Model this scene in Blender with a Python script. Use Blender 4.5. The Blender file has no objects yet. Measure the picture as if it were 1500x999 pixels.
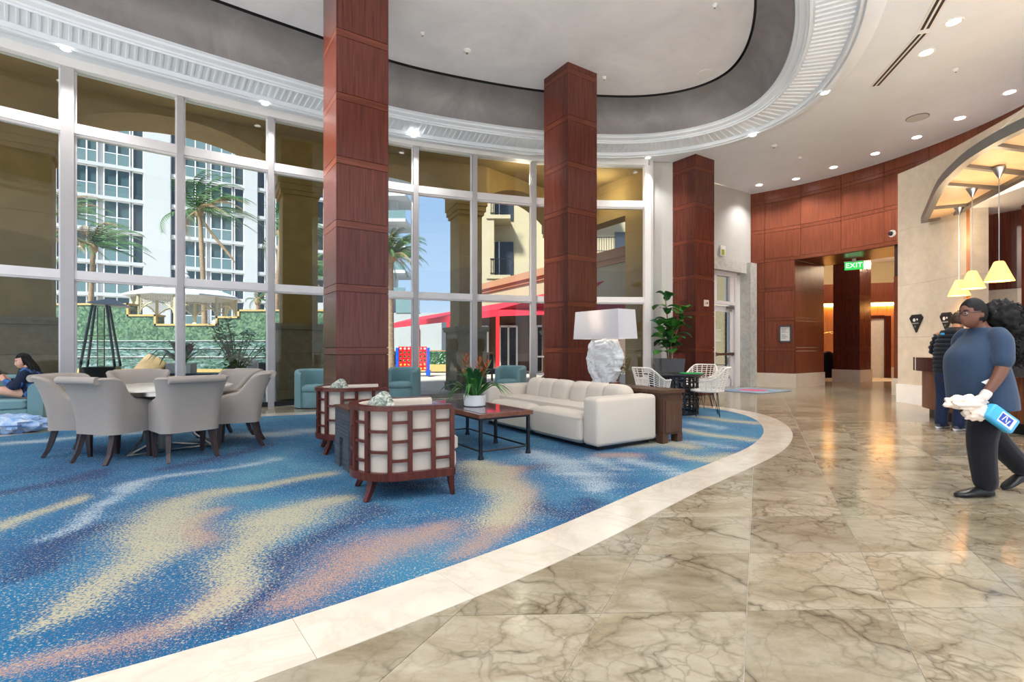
import bpy, bmesh, math, random
from mathutils import Vector, Matrix, Euler, noise

random.seed(7)
SC = bpy.context.scene
COL = SC.collection
PI = math.pi

# ------------------------------------------------------------------ camera
cam_d = bpy.data.cameras.new('camera')
cam = bpy.data.objects.new('camera', cam_d)
COL.objects.link(cam)
cam.location = (0, 0, 1.2)
cam.rotation_euler = (PI / 2, 0, 0)
cam_d.sensor_width = 36.0
cam_d.lens = 730.0 * 36.0 / 1500.0
cam_d.shift_y = 9.5 / 1500.0
cam_d.clip_start = 0.05
cam_d.clip_end = 400
SC.camera = cam

# ------------------------------------------------------------------ world, sun, exposure
W = bpy.data.worlds.new('sky')
SC.world = W
W.use_nodes = True
wn = W.node_tree.nodes
wl = W.node_tree.links
wn.clear()
w_tc = wn.new('ShaderNodeTexCoord')
w_sep = wn.new('ShaderNodeSeparateXYZ')
w_ramp = wn.new('ShaderNodeValToRGB')
w_bg = wn.new('ShaderNodeBackground')
w_out = wn.new('ShaderNodeOutputWorld')
wl.new(w_tc.outputs['Generated'], w_sep.inputs[0])
wl.new(w_sep.outputs['Z'], w_ramp.inputs[0])
wl.new(w_ramp.outputs[0], w_bg.inputs[0])
wl.new(w_bg.outputs[0], w_out.inputs[0])
e = w_ramp.color_ramp.elements
e[0].position = 0.0
e[0].color = (0.80, 0.86, 0.95, 1)
e[1].position = 1.0
e[1].color = (0.30, 0.46, 0.78, 1)
k = e.new(0.10)
k.color = (0.55, 0.72, 1.0, 1)
k = e.new(0.35)
k.color = (0.38, 0.58, 0.95, 1)
w_bg.inputs[1].default_value = 0.40

sun_d = bpy.data.lights.new('sun', 'SUN')
sun_d.energy = 3.8
sun_d.angle = 0.12
sun_d.color = (1.0, 0.98, 0.96)
sun = bpy.data.objects.new('sun', sun_d)
COL.objects.link(sun)
sun.location = (10, -20, 40)
sun.rotation_euler = Vector((0.337, 0.636, -0.695)).to_track_quat('-Z', 'Y').to_euler()

SC.view_settings.view_transform = 'Standard'
SC.view_settings.look = 'None'
SC.view_settings.gamma = 1.0
SC.view_settings.use_curve_mapping = False
SC.view_settings.exposure = 1.8
LAMP_GAIN = 0.5

# ------------------------------------------------------------------ material helpers
class NT:
    def __init__(self, name):
        self.m = bpy.data.materials.new(name)
        self.m.use_nodes = True
        self.n = self.m.node_tree.nodes
        self.l = self.m.node_tree.links
        self.n.clear()
        self.out = self.n.new('ShaderNodeOutputMaterial')
        self.b = self.n.new('ShaderNodeBsdfPrincipled')
        self.l.new(self.b.outputs[0], self.out.inputs[0])

    def node(self, t, **kw):
        nd = self.n.new(t)
        for a, v in kw.items():
            if a.startswith('i_'):
                nd.inputs[a[2:].replace('_', ' ')].default_value = v
            else:
                setattr(nd, a, v)
        return nd

    def link(self, a, b):
        self.l.new(a, b)

    def set(self, **kw):
        names = {'rough': 'Roughness', 'metal': 'Metallic', 'spec': 'Specular IOR Level', 'coat': 'Coat Weight', 'sheen': 'Sheen Weight',
                 'alpha': 'Alpha', 'trans': 'Transmission Weight', 'emit': 'Emission Strength', 'coat_rough': 'Coat Roughness'}
        for a, v in kw.items():
            self.b.inputs[names[a]].default_value = v

    def coords(self, scale=(1, 1, 1), kind='Object', rnd=False, rot=(0, 0, 0)):
        tc = self.node('ShaderNodeTexCoord')
        mp = self.node('ShaderNodeMapping')
        mp.inputs['Scale'].default_value = scale
        mp.inputs['Rotation'].default_value = rot
        self.link(tc.outputs[kind], mp.inputs['Vector'])
        if rnd:
            oi = self.node('ShaderNodeObjectInfo')
            ml = self.node('ShaderNodeMath', operation='MULTIPLY')
            ml.inputs[1].default_value = 57.0
            self.link(oi.outputs['Random'], ml.inputs[0])
            cb = self.node('ShaderNodeCombineXYZ')
            self.link(ml.outputs[0], cb.inputs[0])
            self.link(ml.outputs[0], cb.inputs[1])
            self.link(cb.outputs[0], mp.inputs['Location'])
        return mp.outputs[0]

    def noise(self, vec, scale, detail=4, rough=0.55, dist=0.0):
        t = self.node('ShaderNodeTexNoise')
        t.inputs['Scale'].default_value = scale
        t.inputs['Detail'].default_value = detail
        t.inputs['Roughness'].default_value = rough
        t.inputs['Distortion'].default_value = dist
        self.link(vec, t.inputs['Vector'])
        return t.outputs['Fac']

    def ramp(self, fac, stops):
        r = self.node('ShaderNodeValToRGB')
        el = r.color_ramp.elements
        while len(el) < len(stops):
            el.new(0.5)
        for i, (p, c) in enumerate(stops):
            el[i].position = p
            el[i].color = (*c, 1) if len(c) == 3 else c
        self.link(fac, r.inputs[0])
        return r.outputs[0]

    def mix(self, fac, a, b, blend='MIX'):
        m = self.node('ShaderNodeMix', data_type='RGBA', blend_type=blend)
        for v, i in ((fac, 0), (a, 6), (b, 7)):
            if isinstance(v, (int, float)):
                m.inputs[i].default_value = v
            elif isinstance(v, tuple):
                m.inputs[i].default_value = (*v, 1)
            else:
                self.link(v, m.inputs[i])
        return m.outputs[2]

    def math(self, op, a, b=None):
        m = self.node('ShaderNodeMath', operation=op)
        for i, v in enumerate((a, b)):
            if v is None:
                continue
            if isinstance(v, (int, float)):
                m.inputs[i].default_value = v
            else:
                self.link(v, m.inputs[i])
        return m.outputs[0]

    def color(self, c):
        if isinstance(c, tuple):
            self.b.inputs['Base Color'].default_value = (*c, 1)
        else:
            self.link(c, self.b.inputs['Base Color'])

    def bump(self, h, strength=0.2, dist=0.01):
        b = self.node('ShaderNodeBump')
        b.inputs['Strength'].default_value = strength
        b.inputs['Distance'].default_value = dist
        self.link(h, b.inputs['Height'])
        self.link(b.outputs[0], self.b.inputs['Normal'])


def sr(r, g, b):
    f = lambda v: (v / 255 / 12.92) if v / 255 <= 0.04045 else ((v / 255 + 0.055) / 1.055) ** 2.4
    return (f(r), f(g), f(b))


def plain(name, c, rough=0.6, metal=0.0, var=0.0, scale=8.0, bump=0.0, spec=0.5):
    t = NT(name)
    t.set(rough=rough, metal=metal, spec=spec)
    v = t.coords()
    n = t.noise(v, scale)
    lo = tuple(max(0, x * (1 - var)) for x in c)
    hi = tuple(min(1, x * (1 + var)) for x in c)
    t.color(t.ramp(n, [(0.3, lo), (0.7, hi)]))
    if bump:
        t.bump(n, bump)
    return t.m


def fabric(name, c, scale=260.0, var=0.12, bump=0.25):
    t = NT(name)
    t.set(rough=0.9, spec=0.2, sheen=0.15)
    v = t.coords()
    n = t.noise(v, scale, 2)
    n2 = t.noise(v, 3.0, 3)
    lo = tuple(x * (1 - var) for x in c)
    hi = tuple(min(1, x * (1 + var)) for x in c)
    col = t.ramp(n, [(0.3, lo), (0.7, hi)])
    t.color(t.mix(0.12, col, t.ramp(n2, [(0.3, tuple(x * .75 for x in c)), (0.7, hi)])))
    t.bump(n, bump, 0.004)
    return t.m


def wood(name, a, b, rough=0.3, axis='z', scale=1.0, coat=0.0):
    t = NT(name)
    t.set(rough=rough, coat=coat, coat_rough=0.15, spec=0.35)
    s = {'z': (22, 22, 0.9), 'x': (0.9, 22, 22), 'y': (22, .9, 22)}[axis]
    v = t.coords(tuple(x * scale for x in s), rnd=True)
    n = t.noise(v, 1.6, 6, 0.6, 0.6)
    v2 = t.coords(tuple(x * scale * 4 for x in s), rnd=True)
    n2 = t.noise(v2, 3.0, 3, 0.6)
    col = t.ramp(n, [(0.30, a), (0.72, b)])
    col = t.mix(t.math('MULTIPLY', n2, 0.30), col, tuple(x * 0.45 for x in a))
    oi = t.node('ShaderNodeObjectInfo')
    hv = t.node('ShaderNodeHueSaturation')
    mr = t.node('ShaderNodeMapRange')
    mr.inputs[3].default_value = 0.88
    mr.inputs[4].default_value = 1.10
    t.link(oi.outputs['Random'], mr.inputs[0])
    t.link(mr.outputs[0], hv.inputs['Value'])
    t.link(col, hv.inputs['Color'])
    t.color(hv.outputs[0])
    t.bump(n2, 0.05, 0.002)
    return t.m


def emissive(name, c, strength, base=None):
    t = NT(name)
    t.color(base or c)
    t.b.inputs['Emission Color'].default_value = (*c, 1)
    t.set(emit=strength, rough=0.5)
    n = t.noise(t.coords(), 12.0)
    t.bump(n, 0.02)
    return t.m


def glass_mat(name, tint=(1, 1, 1), refl=0.7):
    t = NT(name)
    t.n.remove(t.b)
    tr = t.node('ShaderNodeBsdfTransparent')
    tr.inputs[0].default_value = (*tint, 1)
    gl = t.node('ShaderNodeBsdfGlossy')
    gl.inputs['Roughness'].default_value = 0.01
    fr = t.node('ShaderNodeFresnel')
    fr.inputs[0].default_value = 1.45
    ms = t.node('ShaderNodeMixShader')
    t.link(t.math('MULTIPLY', fr.outputs[0], refl), ms.inputs[0])
    t.link(tr.outputs[0], ms.inputs[1])
    t.link(gl.outputs[0], ms.inputs[2])
    t.link(ms.outputs[0], t.out.inputs[0])
    return t.m


def stone_mat(name, c, var=0.2, scale=6.0, rough=0.8, bump=0.35):
    t = NT(name)
    t.set(rough=rough)
    v = t.coords()
    n = t.noise(v, scale, 6)
    n2 = t.noise(v, scale * 14, 4)
    lo = tuple(x * (1 - var) for x in c)
    hi = tuple(min(1, x * (1 + var)) for x in c)
    col = t.ramp(n, [(0.3, lo), (0.7, hi)])
    t.color(t.mix(t.math('MULTIPLY', n2, .25), col, tuple(x * 0.55 for x in c)))
    t.bump(n2, bump, 0.01)
    return t.m


def marble_tile():
    t = NT('brown_marble')
    t.set(rough=0.16, spec=0.5)
    v = t.coords((1, 1, 1), rnd=True)

    def warped(src, scale, amt, detail=4):
        w = t.node('ShaderNodeTexNoise')
        w.inputs['Scale'].default_value = scale
        w.inputs['Detail'].default_value = detail
        t.link(src, w.inputs['Vector'])
        a = t.node('ShaderNodeVectorMath', operation='MULTIPLY_ADD')
        a.inputs[1].default_value = (amt, amt, amt)
        t.link(w.outputs['Color'], a.inputs[0])
        t.link(src, a.inputs[2])
        return a.outputs[0]

    def cracks(src, scale, w0, w1):
        vo = t.node('ShaderNodeTexVoronoi', feature='DISTANCE_TO_EDGE')
        vo.inputs['Scale'].default_value = scale
        t.link(src, vo.inputs['Vector'])
        return t.ramp(vo.outputs['Distance'], [(0.0, (1, 1, 1)), (w0, (0.45, 0.45, 0.45)), (w1, (0, 0, 0))])
    st = t.node('ShaderNodeMapping')
    st.inputs['Scale'].default_value = (1.0, 2.1, 1.0)
    st.inputs['Rotation'].default_value = (0, 0, 0.6)
    t.link(v, st.inputs['Vector'])
    dirv = st.outputs[0]
    w1 = warped(dirv, 1.6, 0.45, 6)
    w2 = warped(v, 5.0, 0.16, 6)
    cloud = t.noise(w1, 1.5, 8, 0.62, 0.3)
    fine = t.noise(w1, 9, 8, 0.7)
    grain = t.noise(v, 70, 3, 0.6)
    base = t.ramp(cloud, [(0.28, sr(104, 90, 66)), (0.42, sr(146, 133, 108)), (0.55, sr(172, 163, 143)), (0.72, sr(140, 125, 98))])
    base = t.mix(t.math('MULTIPLY', fine, 0.45), base, sr(112, 98, 72))
    base = t.mix(t.math('MULTIPLY', grain, 0.25), base, sr(196, 186, 166))
    patch = t.ramp(t.noise(v, 1.1, 3, 0.5), [(0.40, (0, 0, 0)), (0.60, (1, 1, 1))])
    c1 = cracks(warped(w2, 1.2, 0.95), 1.3, 0.010, 0.04)
    brk = t.ramp(t.noise(w2, 1.7, 5, 0.6), [(0.42, (0.05, 0.05, 0.05)), (0.58, (1, 1, 1))])
    c2 = cracks(warped(w2, 2.4, 0.55), 3.6, 0.020, 0.07)
    c3 = cracks(w2, 11.0, 0.03, 0.10)
    base = t.mix(t.math('MULTIPLY', c3, t.math('MULTIPLY', patch, 0.40)), base, sr(82, 68, 44))
    base = t.mix(t.math('MULTIPLY', c2, t.math('ADD', t.math('MULTIPLY', patch, 0.45), 0.18)), base, sr(70, 56, 34))
    base = t.mix(t.math('MULTIPLY', c1, t.math('MULTIPLY', brk, 0.75)), base, sr(58, 46, 27))
    oi = t.node('ShaderNodeObjectInfo')
    hv = t.node('ShaderNodeHueSaturation')
    mr = t.node('ShaderNodeMapRange')
    mr.inputs[3].default_value = 0.80
    mr.inputs[4].default_value = 1.10
    t.link(oi.outputs['Random'], mr.inputs[0])
    t.link(mr.outputs[0], hv.inputs['Value'])
    t.link(base, hv.inputs['Color'])
    t.color(hv.outputs[0])
    return t.m


def pale_marble(name, c, vein, rough=0.15, scale=1.0, amount=0.6):
    t = NT(name)
    t.set(rough=rough)
    v = t.coords((scale,) * 3, rnd=True)
    n = t.noise(v, 1.5, 6, 0.6, 1.0)
    d = t.math('ABSOLUTE', t.math('SUBTRACT', n, 0.5))
    f = t.ramp(d, [(0.0, (amount,) * 3), (0.03, (amount * .35,) * 3), (0.08, (0, 0, 0))])
    cl = t.noise(v, 4.0, 5)
    base = t.ramp(cl, [(0.3, tuple(x * .9 for x in c)), (0.7, tuple(min(1, x * 1.06) for x in c))])
    t.color(t.mix(f, base, vein))
    return t.m


def carpet_mat():
    t = NT('carpet_pile')
    t.set(rough=0.95, spec=0.1, sheen=0.05)
    at = t.node('ShaderNodeVertexColor', layer_name='pattern')
    sp = t.node('ShaderNodeSeparateColor')
    t.link(at.outputs['Color'], sp.inputs[0])
    v = t.coords(kind='Object')
    s1 = t.noise(v, 75, 2, 0.6)
    s2 = t.noise(v, 160, 2, 0.6)
    s3 = t.noise(v, 110, 2, 0.6)
    drift = t.noise(v, 0.7, 3, 0.5, 0.6)
    blue = t.ramp(drift, [(0.30, sr(8, 80, 124)), (0.5, sr(16, 110, 152)), (0.70, sr(70, 142, 166))])
    speck = t.mix(t.math('MULTIPLY', s2, 0.5), blue, sr(4, 46, 96))

    def thr(w, s, gain=1.0):
        a = t.math('ADD', t.math('MULTIPLY', w, gain), t.math('MULTIPLY', t.math('SUBTRACT', s, 0.5), 3.0))
        m = t.node('ShaderNodeMapRange')
        m.inputs[1].default_value = 0.25
        m.inputs[2].default_value = 0.80
        t.link(a, m.inputs[0])
        return m.outputs[0]
    sv_ = t.coords((0.55, 2.6, 1), rot=(0, 0, -0.7))
    streak = t.math('MULTIPLY', t.math('SUBTRACT', t.noise(sv_, 1.3, 4, 0.6, 0.8), 0.5), 1.1)

    def plus(x, k):
        return t.math('ADD', x, t.math('MULTIPLY', streak, k))
    c = t.mix(thr(at.outputs['Alpha'], s3), speck, sr(4, 48, 94))
    c = t.mix(thr(plus(sp.outputs[2], 0.9), s1), c, sr(156, 172, 182))
    c = t.mix(thr(plus(sp.outputs[1], -0.5), s2), c, sr(166, 134, 118))
    c = t.mix(thr(plus(sp.outputs[0], 0.5), s1), c, sr(170, 164, 138))
    t.color(c)
    t.bump(s2, 0.5, 0.006)
    return t.m


M = {}
M['white'] = plain('white_paint', (0.84, 0.84, 0.83), 0.55, var=0.02, scale=3)
M['ceil'] = plain('ceiling_paint', (0.82, 0.88, 0.94), 0.8, var=0.02, scale=2)
M['grey_wall'] = plain('grey_plaster', sr(196, 196, 192), 0.8, var=0.03, scale=2)
M['mullion_grey'] = plain('grey_aluminium', (0.46, 0.45, 0.46), 0.4, var=0.03)
M['frame'] = plain('white_aluminium', (0.80, 0.79, 0.80), 0.35, var=0.02)
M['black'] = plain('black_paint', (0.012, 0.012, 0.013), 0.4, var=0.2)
M['blackmetal'] = plain('black_iron', (0.02, 0.025, 0.032), 0.4, 0.6, var=0.2)
M['steel'] = plain('brushed_steel', (0.55, 0.54, 0.52), 0.3, 1.0, var=0.08, scale=60)
M['greymetal'] = plain('grey_metal', sr(128, 124, 120), 0.4, 0.5, var=0.05)
M['glass'] = glass_mat('window_glass', (0.80, 0.84, 0.83))
M['cherry'] = wood('cherry_wood', sr(80, 38, 32), sr(116, 62, 48), 0.24)
M['cherry_band'] = wood('cherry_wood_band', sr(92, 44, 34), sr(128, 70, 50), 0.24, axis='x')
M['core'] = plain('dark_joint', sr(46, 18, 12), 0.7)
M['wall_wood'] = wood('red_brown_panel_wood', sr(106, 54, 38), sr(146, 82, 58), 0.3)
M['tile'] = marble_tile()
M['grout'] = plain('grout', sr(205, 200, 192), 0.7, var=0.1)
M['band'] = pale_marble('cream_marble', sr(212, 203, 188), sr(184, 168, 144), 0.13, 1.0, 0.35)
M['cream_wall'] = pale_marble('cream_travertine', sr(212, 201, 184), sr(196, 182, 160), 0.22, 1.2, 0.3)
M['grey_marble'] = pale_marble('white_grey_marble', sr(206, 208, 202), sr(132, 136, 134), 0.2, 1.6, 0.32)
M['skirt'] = plain('cream_skirting', sr(226, 214, 196), 0.35, var=0.05, scale=3)
M['carpet'] = carpet_mat()
M['taupe'] = fabric('taupe_linen', sr(160, 151, 143))
M['teal'] = fabric('teal_leatherette', sr(122, 160, 166), 90, 0.06, 0.08)
M['cream_fab'] = fabric('cream_upholstery', sr(196, 184, 170))
M['sofa'] = fabric('ivory_boucle', sr(206, 196, 182), 180, 0.08)
M['dark_leg'] = wood('dark_stained_wood', sr(58, 46, 46), sr(84, 70, 68), 0.35)
M['mahogany'] = wood('mahogany', sr(64, 24, 18), sr(104, 48, 36), 0.3)
M['table_wood'] = wood('brown_table_wood', sr(92, 52, 34), sr(134, 82, 56), 0.2, axis='y', coat=0.5)
M['console'] = wood('brown_console_wood', sr(74, 50, 38), sr(104, 74, 56), 0.4)
M['charcoal'] = wood('charcoal_grooved_wood', sr(66, 70, 76), sr(98, 102, 108), 0.45, axis='x')
M['darkglass'] = plain('dark_polished_top', sr(86, 76, 84), 0.04, var=0.05, spec=0.9)
M['tabletop'] = plain('pale_stone_top', sr(224, 214, 202), 0.12, var=0.05)
M['white_pot'] = plain('white_ceramic', (0.80, 0.80, 0.80), 0.35, var=0.03)
M['grey_pot'] = plain('dark_grey_planter', sr(80, 82, 90), 0.5, var=0.08)
M['soil'] = stone_mat('soil', sr(54, 40, 28), 0.3, 20)
M['coral'] = stone_mat('white_coral_plaster', sr(226, 228, 230), 0.08, 14, 0.85, 0.9)
M['shade'] = fabric('pale_lampshade', sr(206, 210, 218), 300, 0.04, 0.1)
M['rattan'] = plain('white_rattan', sr(226, 220, 212), 0.5, var=0.06, scale=40)
M['stucco'] = stone_mat('tan_stucco', sr(164, 134, 80), 0.10, 3, 0.9, 0.35)
M['coquina'] = stone_mat('pitted_limestone', sr(150, 132, 102), 0.16, 9, 0.9, 0.8)
M['greystone'] = stone_mat('grey_kerb_stone', sr(132, 130, 124), 0.15, 8)
M['paving'] = stone_mat('pale_paving', sr(196, 186, 172), 0.08, 1.5, 0.85, 0.1)
M['leaf'] = plain('glossy_leaf', sr(64, 128, 50), 0.35, var=0.45, scale=5)
M['leaf_bright'] = plain('pale_green_leaf', sr(120, 160, 84), 0.4, var=0.35, scale=5)
M['leaf2'] = plain('dark_leaf', sr(34, 84, 46), 0.35, var=0.4, scale=5)
M['palm'] = plain('palm_frond', sr(74, 108, 58), 0.5, var=0.5, scale=2)
M['palm_dry'] = plain('dry_frond', sr(150, 124, 84), 0.7, var=0.3, scale=3)
M['bark'] = stone_mat('palm_bark', sr(150, 124, 96), 0.3, 10)
M['tower_white'] = plain('tower_white', (0.52, 0.52, 0.52), 0.7, var=0.02)
M['tower_glass'] = plain('tower_window', sr(66, 86, 88), 0.12, var=0.45, scale=0.35, spec=0.7)
M['tower_dark'] = plain('tower_window_dark', sr(52, 64, 68), 0.12, var=0.35, scale=0.4, spec=0.7)
M['balustrade'] = plain('aqua_balustrade', sr(104, 126, 128), 0.2, var=0.1)
M['cream_bldg'] = plain('cream_render', sr(172, 158, 128), 0.85, var=0.03, scale=1)
M['salmon'] = plain('salmon_render', sr(170, 122, 90), 0.85, var=0.04, scale=1)
M['garden_white'] = plain('weathered_white', sr(196, 196, 194), 0.7, var=0.03)
M['low_white'] = plain('pale_grey_render', sr(150, 152, 152), 0.8, var=0.03)
M['red'] = plain('red_awning', sr(196, 30, 52), 0.7, var=0.08, scale=2)
M['redpost'] = plain('red_post', sr(206, 26, 34), 0.5, var=0.05)
M['darkpane'] = plain('dark_glazing', sr(52, 56, 64), 0.15, var=0.3)
M['gold'] = plain('yellow_coping', sr(178, 150, 92), 0.7, var=0.08)
M['skin_dark'] = plain('brown_skin', sr(112, 72, 54), 0.5, var=0.08)
M['skin_light'] = plain('light_skin', sr(224, 172, 148), 0.5, var=0.05)
M['hair'] = plain('black_hair', (0.008, 0.007, 0.007), 0.65, var=0.5, scale=60, spec=0.25)
M['scrub'] = fabric('slate_blue_tunic', sr(50, 67, 90), 220, 0.1)
M['pants'] = fabric('black_trousers', (0.012, 0.012, 0.016), 220, 0.2)
M['denim'] = fabric('navy_trousers', sr(34, 46, 74), 220, 0.2)
M['puffer'] = fabric('black_puffer', sr(30, 33, 42), 60, 0.2)
M['shoe'] = plain('black_shoe', (0.010, 0.010, 0.011), 0.35, var=0.2)
M['offwhite'] = plain('off_white', (0.78, 0.77, 0.74), 0.6, var=0.05)
M['cloth'] = fabric('cream_rag', sr(240, 222, 204), 200, 0.06)

# ------------------------------------------------------------------ mesh helpers
class MB:
    """collects shapes, becomes one mesh object"""
    def __init__(self):
        self.v = []
        self.f = []

    def add(self, vs, fs, mat=None):
        o = len(self.v)
        for p in vs:
            p = Vector(p)
            self.v.append(tuple(mat @ p) if mat else tuple(p))
        self.f += [tuple(i + o for i in q) for q in fs]
        return self

    def box(self, c, s, rz=0.0, mat=None):
        x, y, z = s[0] / 2, s[1] / 2, s[2] / 2
        vs = [(-x, -y, -z), (x, -y, -z), (x, y, -z), (-x, y, -z), (-x, -y, z), (x, -y, z), (x, y, z), (-x, y, z)]
        m = Matrix.Translation(c) @ Matrix.Rotation(rz, 4, 'Z')
        if mat:
            m = mat @ m
        return self.add(vs, [(0, 3, 2, 1), (4, 5, 6, 7), (0, 1, 5, 4), (1, 2, 6, 5), (2, 3, 7, 6), (3, 0, 4, 7)], m)

    def rbox(self, c, s, r=0.03, seg=3, rz=0.0, mat=None, bulge=0.0):
        bm = bmesh.new()
        bmesh.ops.create_cube(bm, size=1)
        bmesh.ops.scale(bm, vec=s, verts=bm.verts)
        if bulge:
            bmesh.ops.subdivide_edges(bm, edges=bm.edges[:], cuts=6, use_grid_fill=True)
            hx, hy, hz = s[0] / 2, s[1] / 2, s[2] / 2
            for v in bm.verts:
                a, b_, c_ = v.co.x / hx, v.co.y / hy, v.co.z / hz
                k1 = (1 - a * a) * (1 - b_ * b_)
                v.co.z += bulge * k1 * (1 if c_ > 0.99 else (-0.3 if c_ < -0.99 else 0.5 * c_))
                v.co.x += bulge * 0.5 * (1 - b_ * b_) * (1 - c_ * c_) * (1 if a > .99 else -1 if a < -.99 else 0)
                v.co.y += bulge * 0.5 * (1 - a * a) * (1 - c_ * c_) * (1 if b_ > .99 else -1 if b_ < -.99 else 0)
            es = [e for e in bm.edges if len(e.link_faces) == 2 and e.calc_face_angle(0) > 0.9]
        else:
            es = bm.edges[:]
        bmesh.ops.bevel(bm, geom=es, offset=r, segments=seg, profile=0.5, affect='EDGES')
        m = Matrix.Translation(c) @ Matrix.Rotation(rz, 4, 'Z')
        if mat:
            m = mat @ m
        bm.verts.index_update()
        self.add([v.co for v in bm.verts], [[v.index for v in f.verts] for f in bm.faces], m)
        bm.free()
        return self

    def prism(self, poly, z0, z1, mat=None):
        n = len(poly)
        vs = [(p[0], p[1], z0) for p in poly] + [(p[0], p[1], z1) for p in poly]
        fs = [tuple(reversed(range(n))), tuple(range(n, 2 * n))] + [(i, (i + 1) % n, n + (i + 1) % n, n + i) for i in range(n)]
        return self.add(vs, fs, mat)

    def loft(self, secs, closed=True, caps=True, wrap=False, mat=None):
        n = len(secs[0])
        vs = [p for s in secs for p in s]
        fs = []
        ns = len(secs)
        for i in range(ns if wrap else ns - 1):
            j = (i + 1) % ns
            for k in range(n if closed else n - 1):
                a, b = k, (k + 1) % n
                fs.append((i * n + a, i * n + b, j * n + b, j * n + a))
        if caps and closed and not wrap:
            fs.append(tuple(reversed(range(n))))
            fs.append(tuple((ns - 1) * n + i for i in range(n)))
        return self.add(vs, fs, mat)

    def tube(self, pts, r, n=8, caps=True, mat=None, sq=False):
        pts = [Vector(p) for p in pts]
        rs = r if isinstance(r, (list, tuple)) else [r] * len(pts)
        secs = []
        up = Vector((0, 0, 1))
        prev = None
        for i, p in enumerate(pts):
            d = (pts[min(i + 1, len(pts) - 1)] - pts[max(i - 1, 0)])
            if d.length < 1e-9:
                d = Vector((0, 0, 1))
            d.normalize()
            if prev is None:
                a = d.cross(up)
                if a.length < 1e-3:
                    a = Vector((1, 0, 0))
                a.normalize()
            else:
                a = prev - d * prev.dot(d)
                if a.length < 1e-4:
                    a = d.cross(up)
                a.normalize()
            prev = a
            b = d.cross(a)
            ph = PI / 4 if sq else 0
            rr = rs[i] * (1.414 if sq else 1)
            secs.append([p + a * rr * math.cos(2 * PI * k / n + ph) + b * rr * math.sin(2 * PI * k / n + ph) for k in range(n)])
        return self.loft(secs, True, caps, mat=mat)

    def lathe(self, prof, n=24, c=(0, 0, 0), caps=True, mat=None):
        secs = [[(c[0] + r * math.cos(2 * PI * k / n), c[1] + r * math.sin(2 * PI * k / n), c[2] + z) for k in range(n)] for r, z in prof]
        return self.loft(secs, True, caps, mat=mat)

    def ball(self, c, s, nu=16, nv=10, fn=None, mat=None):
        secs = []
        for i in range(1, nv):
            th = PI * i / nv
            ring = []
            for j in range(nu):
                ph = 2 * PI * j / nu
                d = Vector((math.sin(th) * math.cos(ph), math.sin(th) * math.sin(ph), -math.cos(th)))
                k = fn(d) if fn else 1.0
                ring.append((c[0] + d.x * s[0] * k, c[1] + d.y * s[1] * k, c[2] + d.z * s[2] * k))
            secs.append(ring)
        return self.loft(secs, True, True, mat=mat)

    def mesh(self, name, smooth=False):
        me = bpy.data.meshes.new(name)
        me.from_pydata(self.v, [], self.f)
        bm = bmesh.new()
        bm.from_mesh(me)
        bmesh.ops.recalc_face_normals(bm, faces=bm.faces)
        bm.to_mesh(me)
        bm.free()
        if smooth:
            for p in me.polygons:
                p.use_smooth = True
            try:
                me.set_sharp_from_angle(angle=math.radians(smooth if smooth is not True else 45))
            except Exception:
                pass
        return me

    def build(self, name, mat, parent=None, smooth=False, loc=None, rz=0.0):
        o = bpy.data.objects.new(name, self.mesh(name, smooth))
        o.data.materials.append(M[mat] if isinstance(mat, str) else mat)
        COL.objects.link(o)
        if loc:
            o.location = loc
        o.rotation_euler.z = rz
        if parent:
            o.parent = parent
        return o


def tag(o, label=None, cat=None, group=None, kind=None):
    if label:
        o['label'] = label
    if cat:
        o['category'] = cat
    if group:
        o['group'] = group
    if kind:
        o['kind'] = kind
    return o


def thing(name, loc, label, cat, group=None, rz=0.0):
    o = bpy.data.objects.new(name, None)
    o.empty_display_size = 0.1
    COL.objects.link(o)
    o.location = loc
    o.rotation_euler.z = rz
    return tag(o, label, cat, group)


def struct(o):
    o['kind'] = 'structure'
    return o


def root_struct(name):
    o = bpy.data.objects.new(name, None)
    COL.objects.link(o)
    return struct(o)


def inst(me, name, parent, loc=(0, 0, 0), rz=0.0, scale=None, mat=None):
    o = bpy.data.objects.new(name, me)
    COL.objects.link(o)
    o.parent = parent
    if mat is not None:
        o.matrix_local = mat
    else:
        o.location = loc
        o.rotation_euler.z = rz
        if scale:
            o.scale = scale
    return o


def dup(root, loc, rz, label, group=None):
    r = root.copy()
    COL.objects.link(r)
    r.location = loc
    r.rotation_euler = (0, 0, rz)
    r['label'] = label
    if group:
        r['group'] = group
    for ch in list(root.children):
        c = ch.copy()
        COL.objects.link(c)
        c.parent = r
        for g in list(ch.children):
            d = g.copy()
            COL.objects.link(d)
            d.parent = c
    return r


def spline(pts, n, closed=False):
    """Catmull-Rom through pts, n samples"""
    P = [Vector(p) for p in pts]
    m = len(P)
    out = []
    segs = m if closed else m - 1
    for k in range(n):
        t = k / (n if closed else n - 1) * segs
        i = min(int(t), segs - 1)
        u = t - i
        g = (lambda j: P[j % m]) if closed else (lambda j: P[max(0, min(m - 1, j))])
        a, b, c, d = g(i - 1), g(i), g(i + 1), g(i + 2)
        out.append(0.5 * ((2 * b) + (c - a) * u + (2 * a - 5 * b + 4 * c - d) * u * u + (3 * b - a - 3 * c + d) * u ** 3))
    return out


def resample(P, n, closed=True):
    Q = P + [P[0]] if closed else P
    L = [0.0]
    for i in range(1, len(Q)):
        L.append(L[-1] + (Q[i] - Q[i - 1]).length)
    out = []
    j = 0
    for k in range(n):
        s = L[-1] * k / (n if closed else n - 1)
        while j < len(L) - 2 and L[j + 1] < s:
            j += 1
        u = (s - L[j]) / max(1e-9, L[j + 1] - L[j])
        out.append(Q[j].lerp(Q[j + 1], u))
    return out


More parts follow.
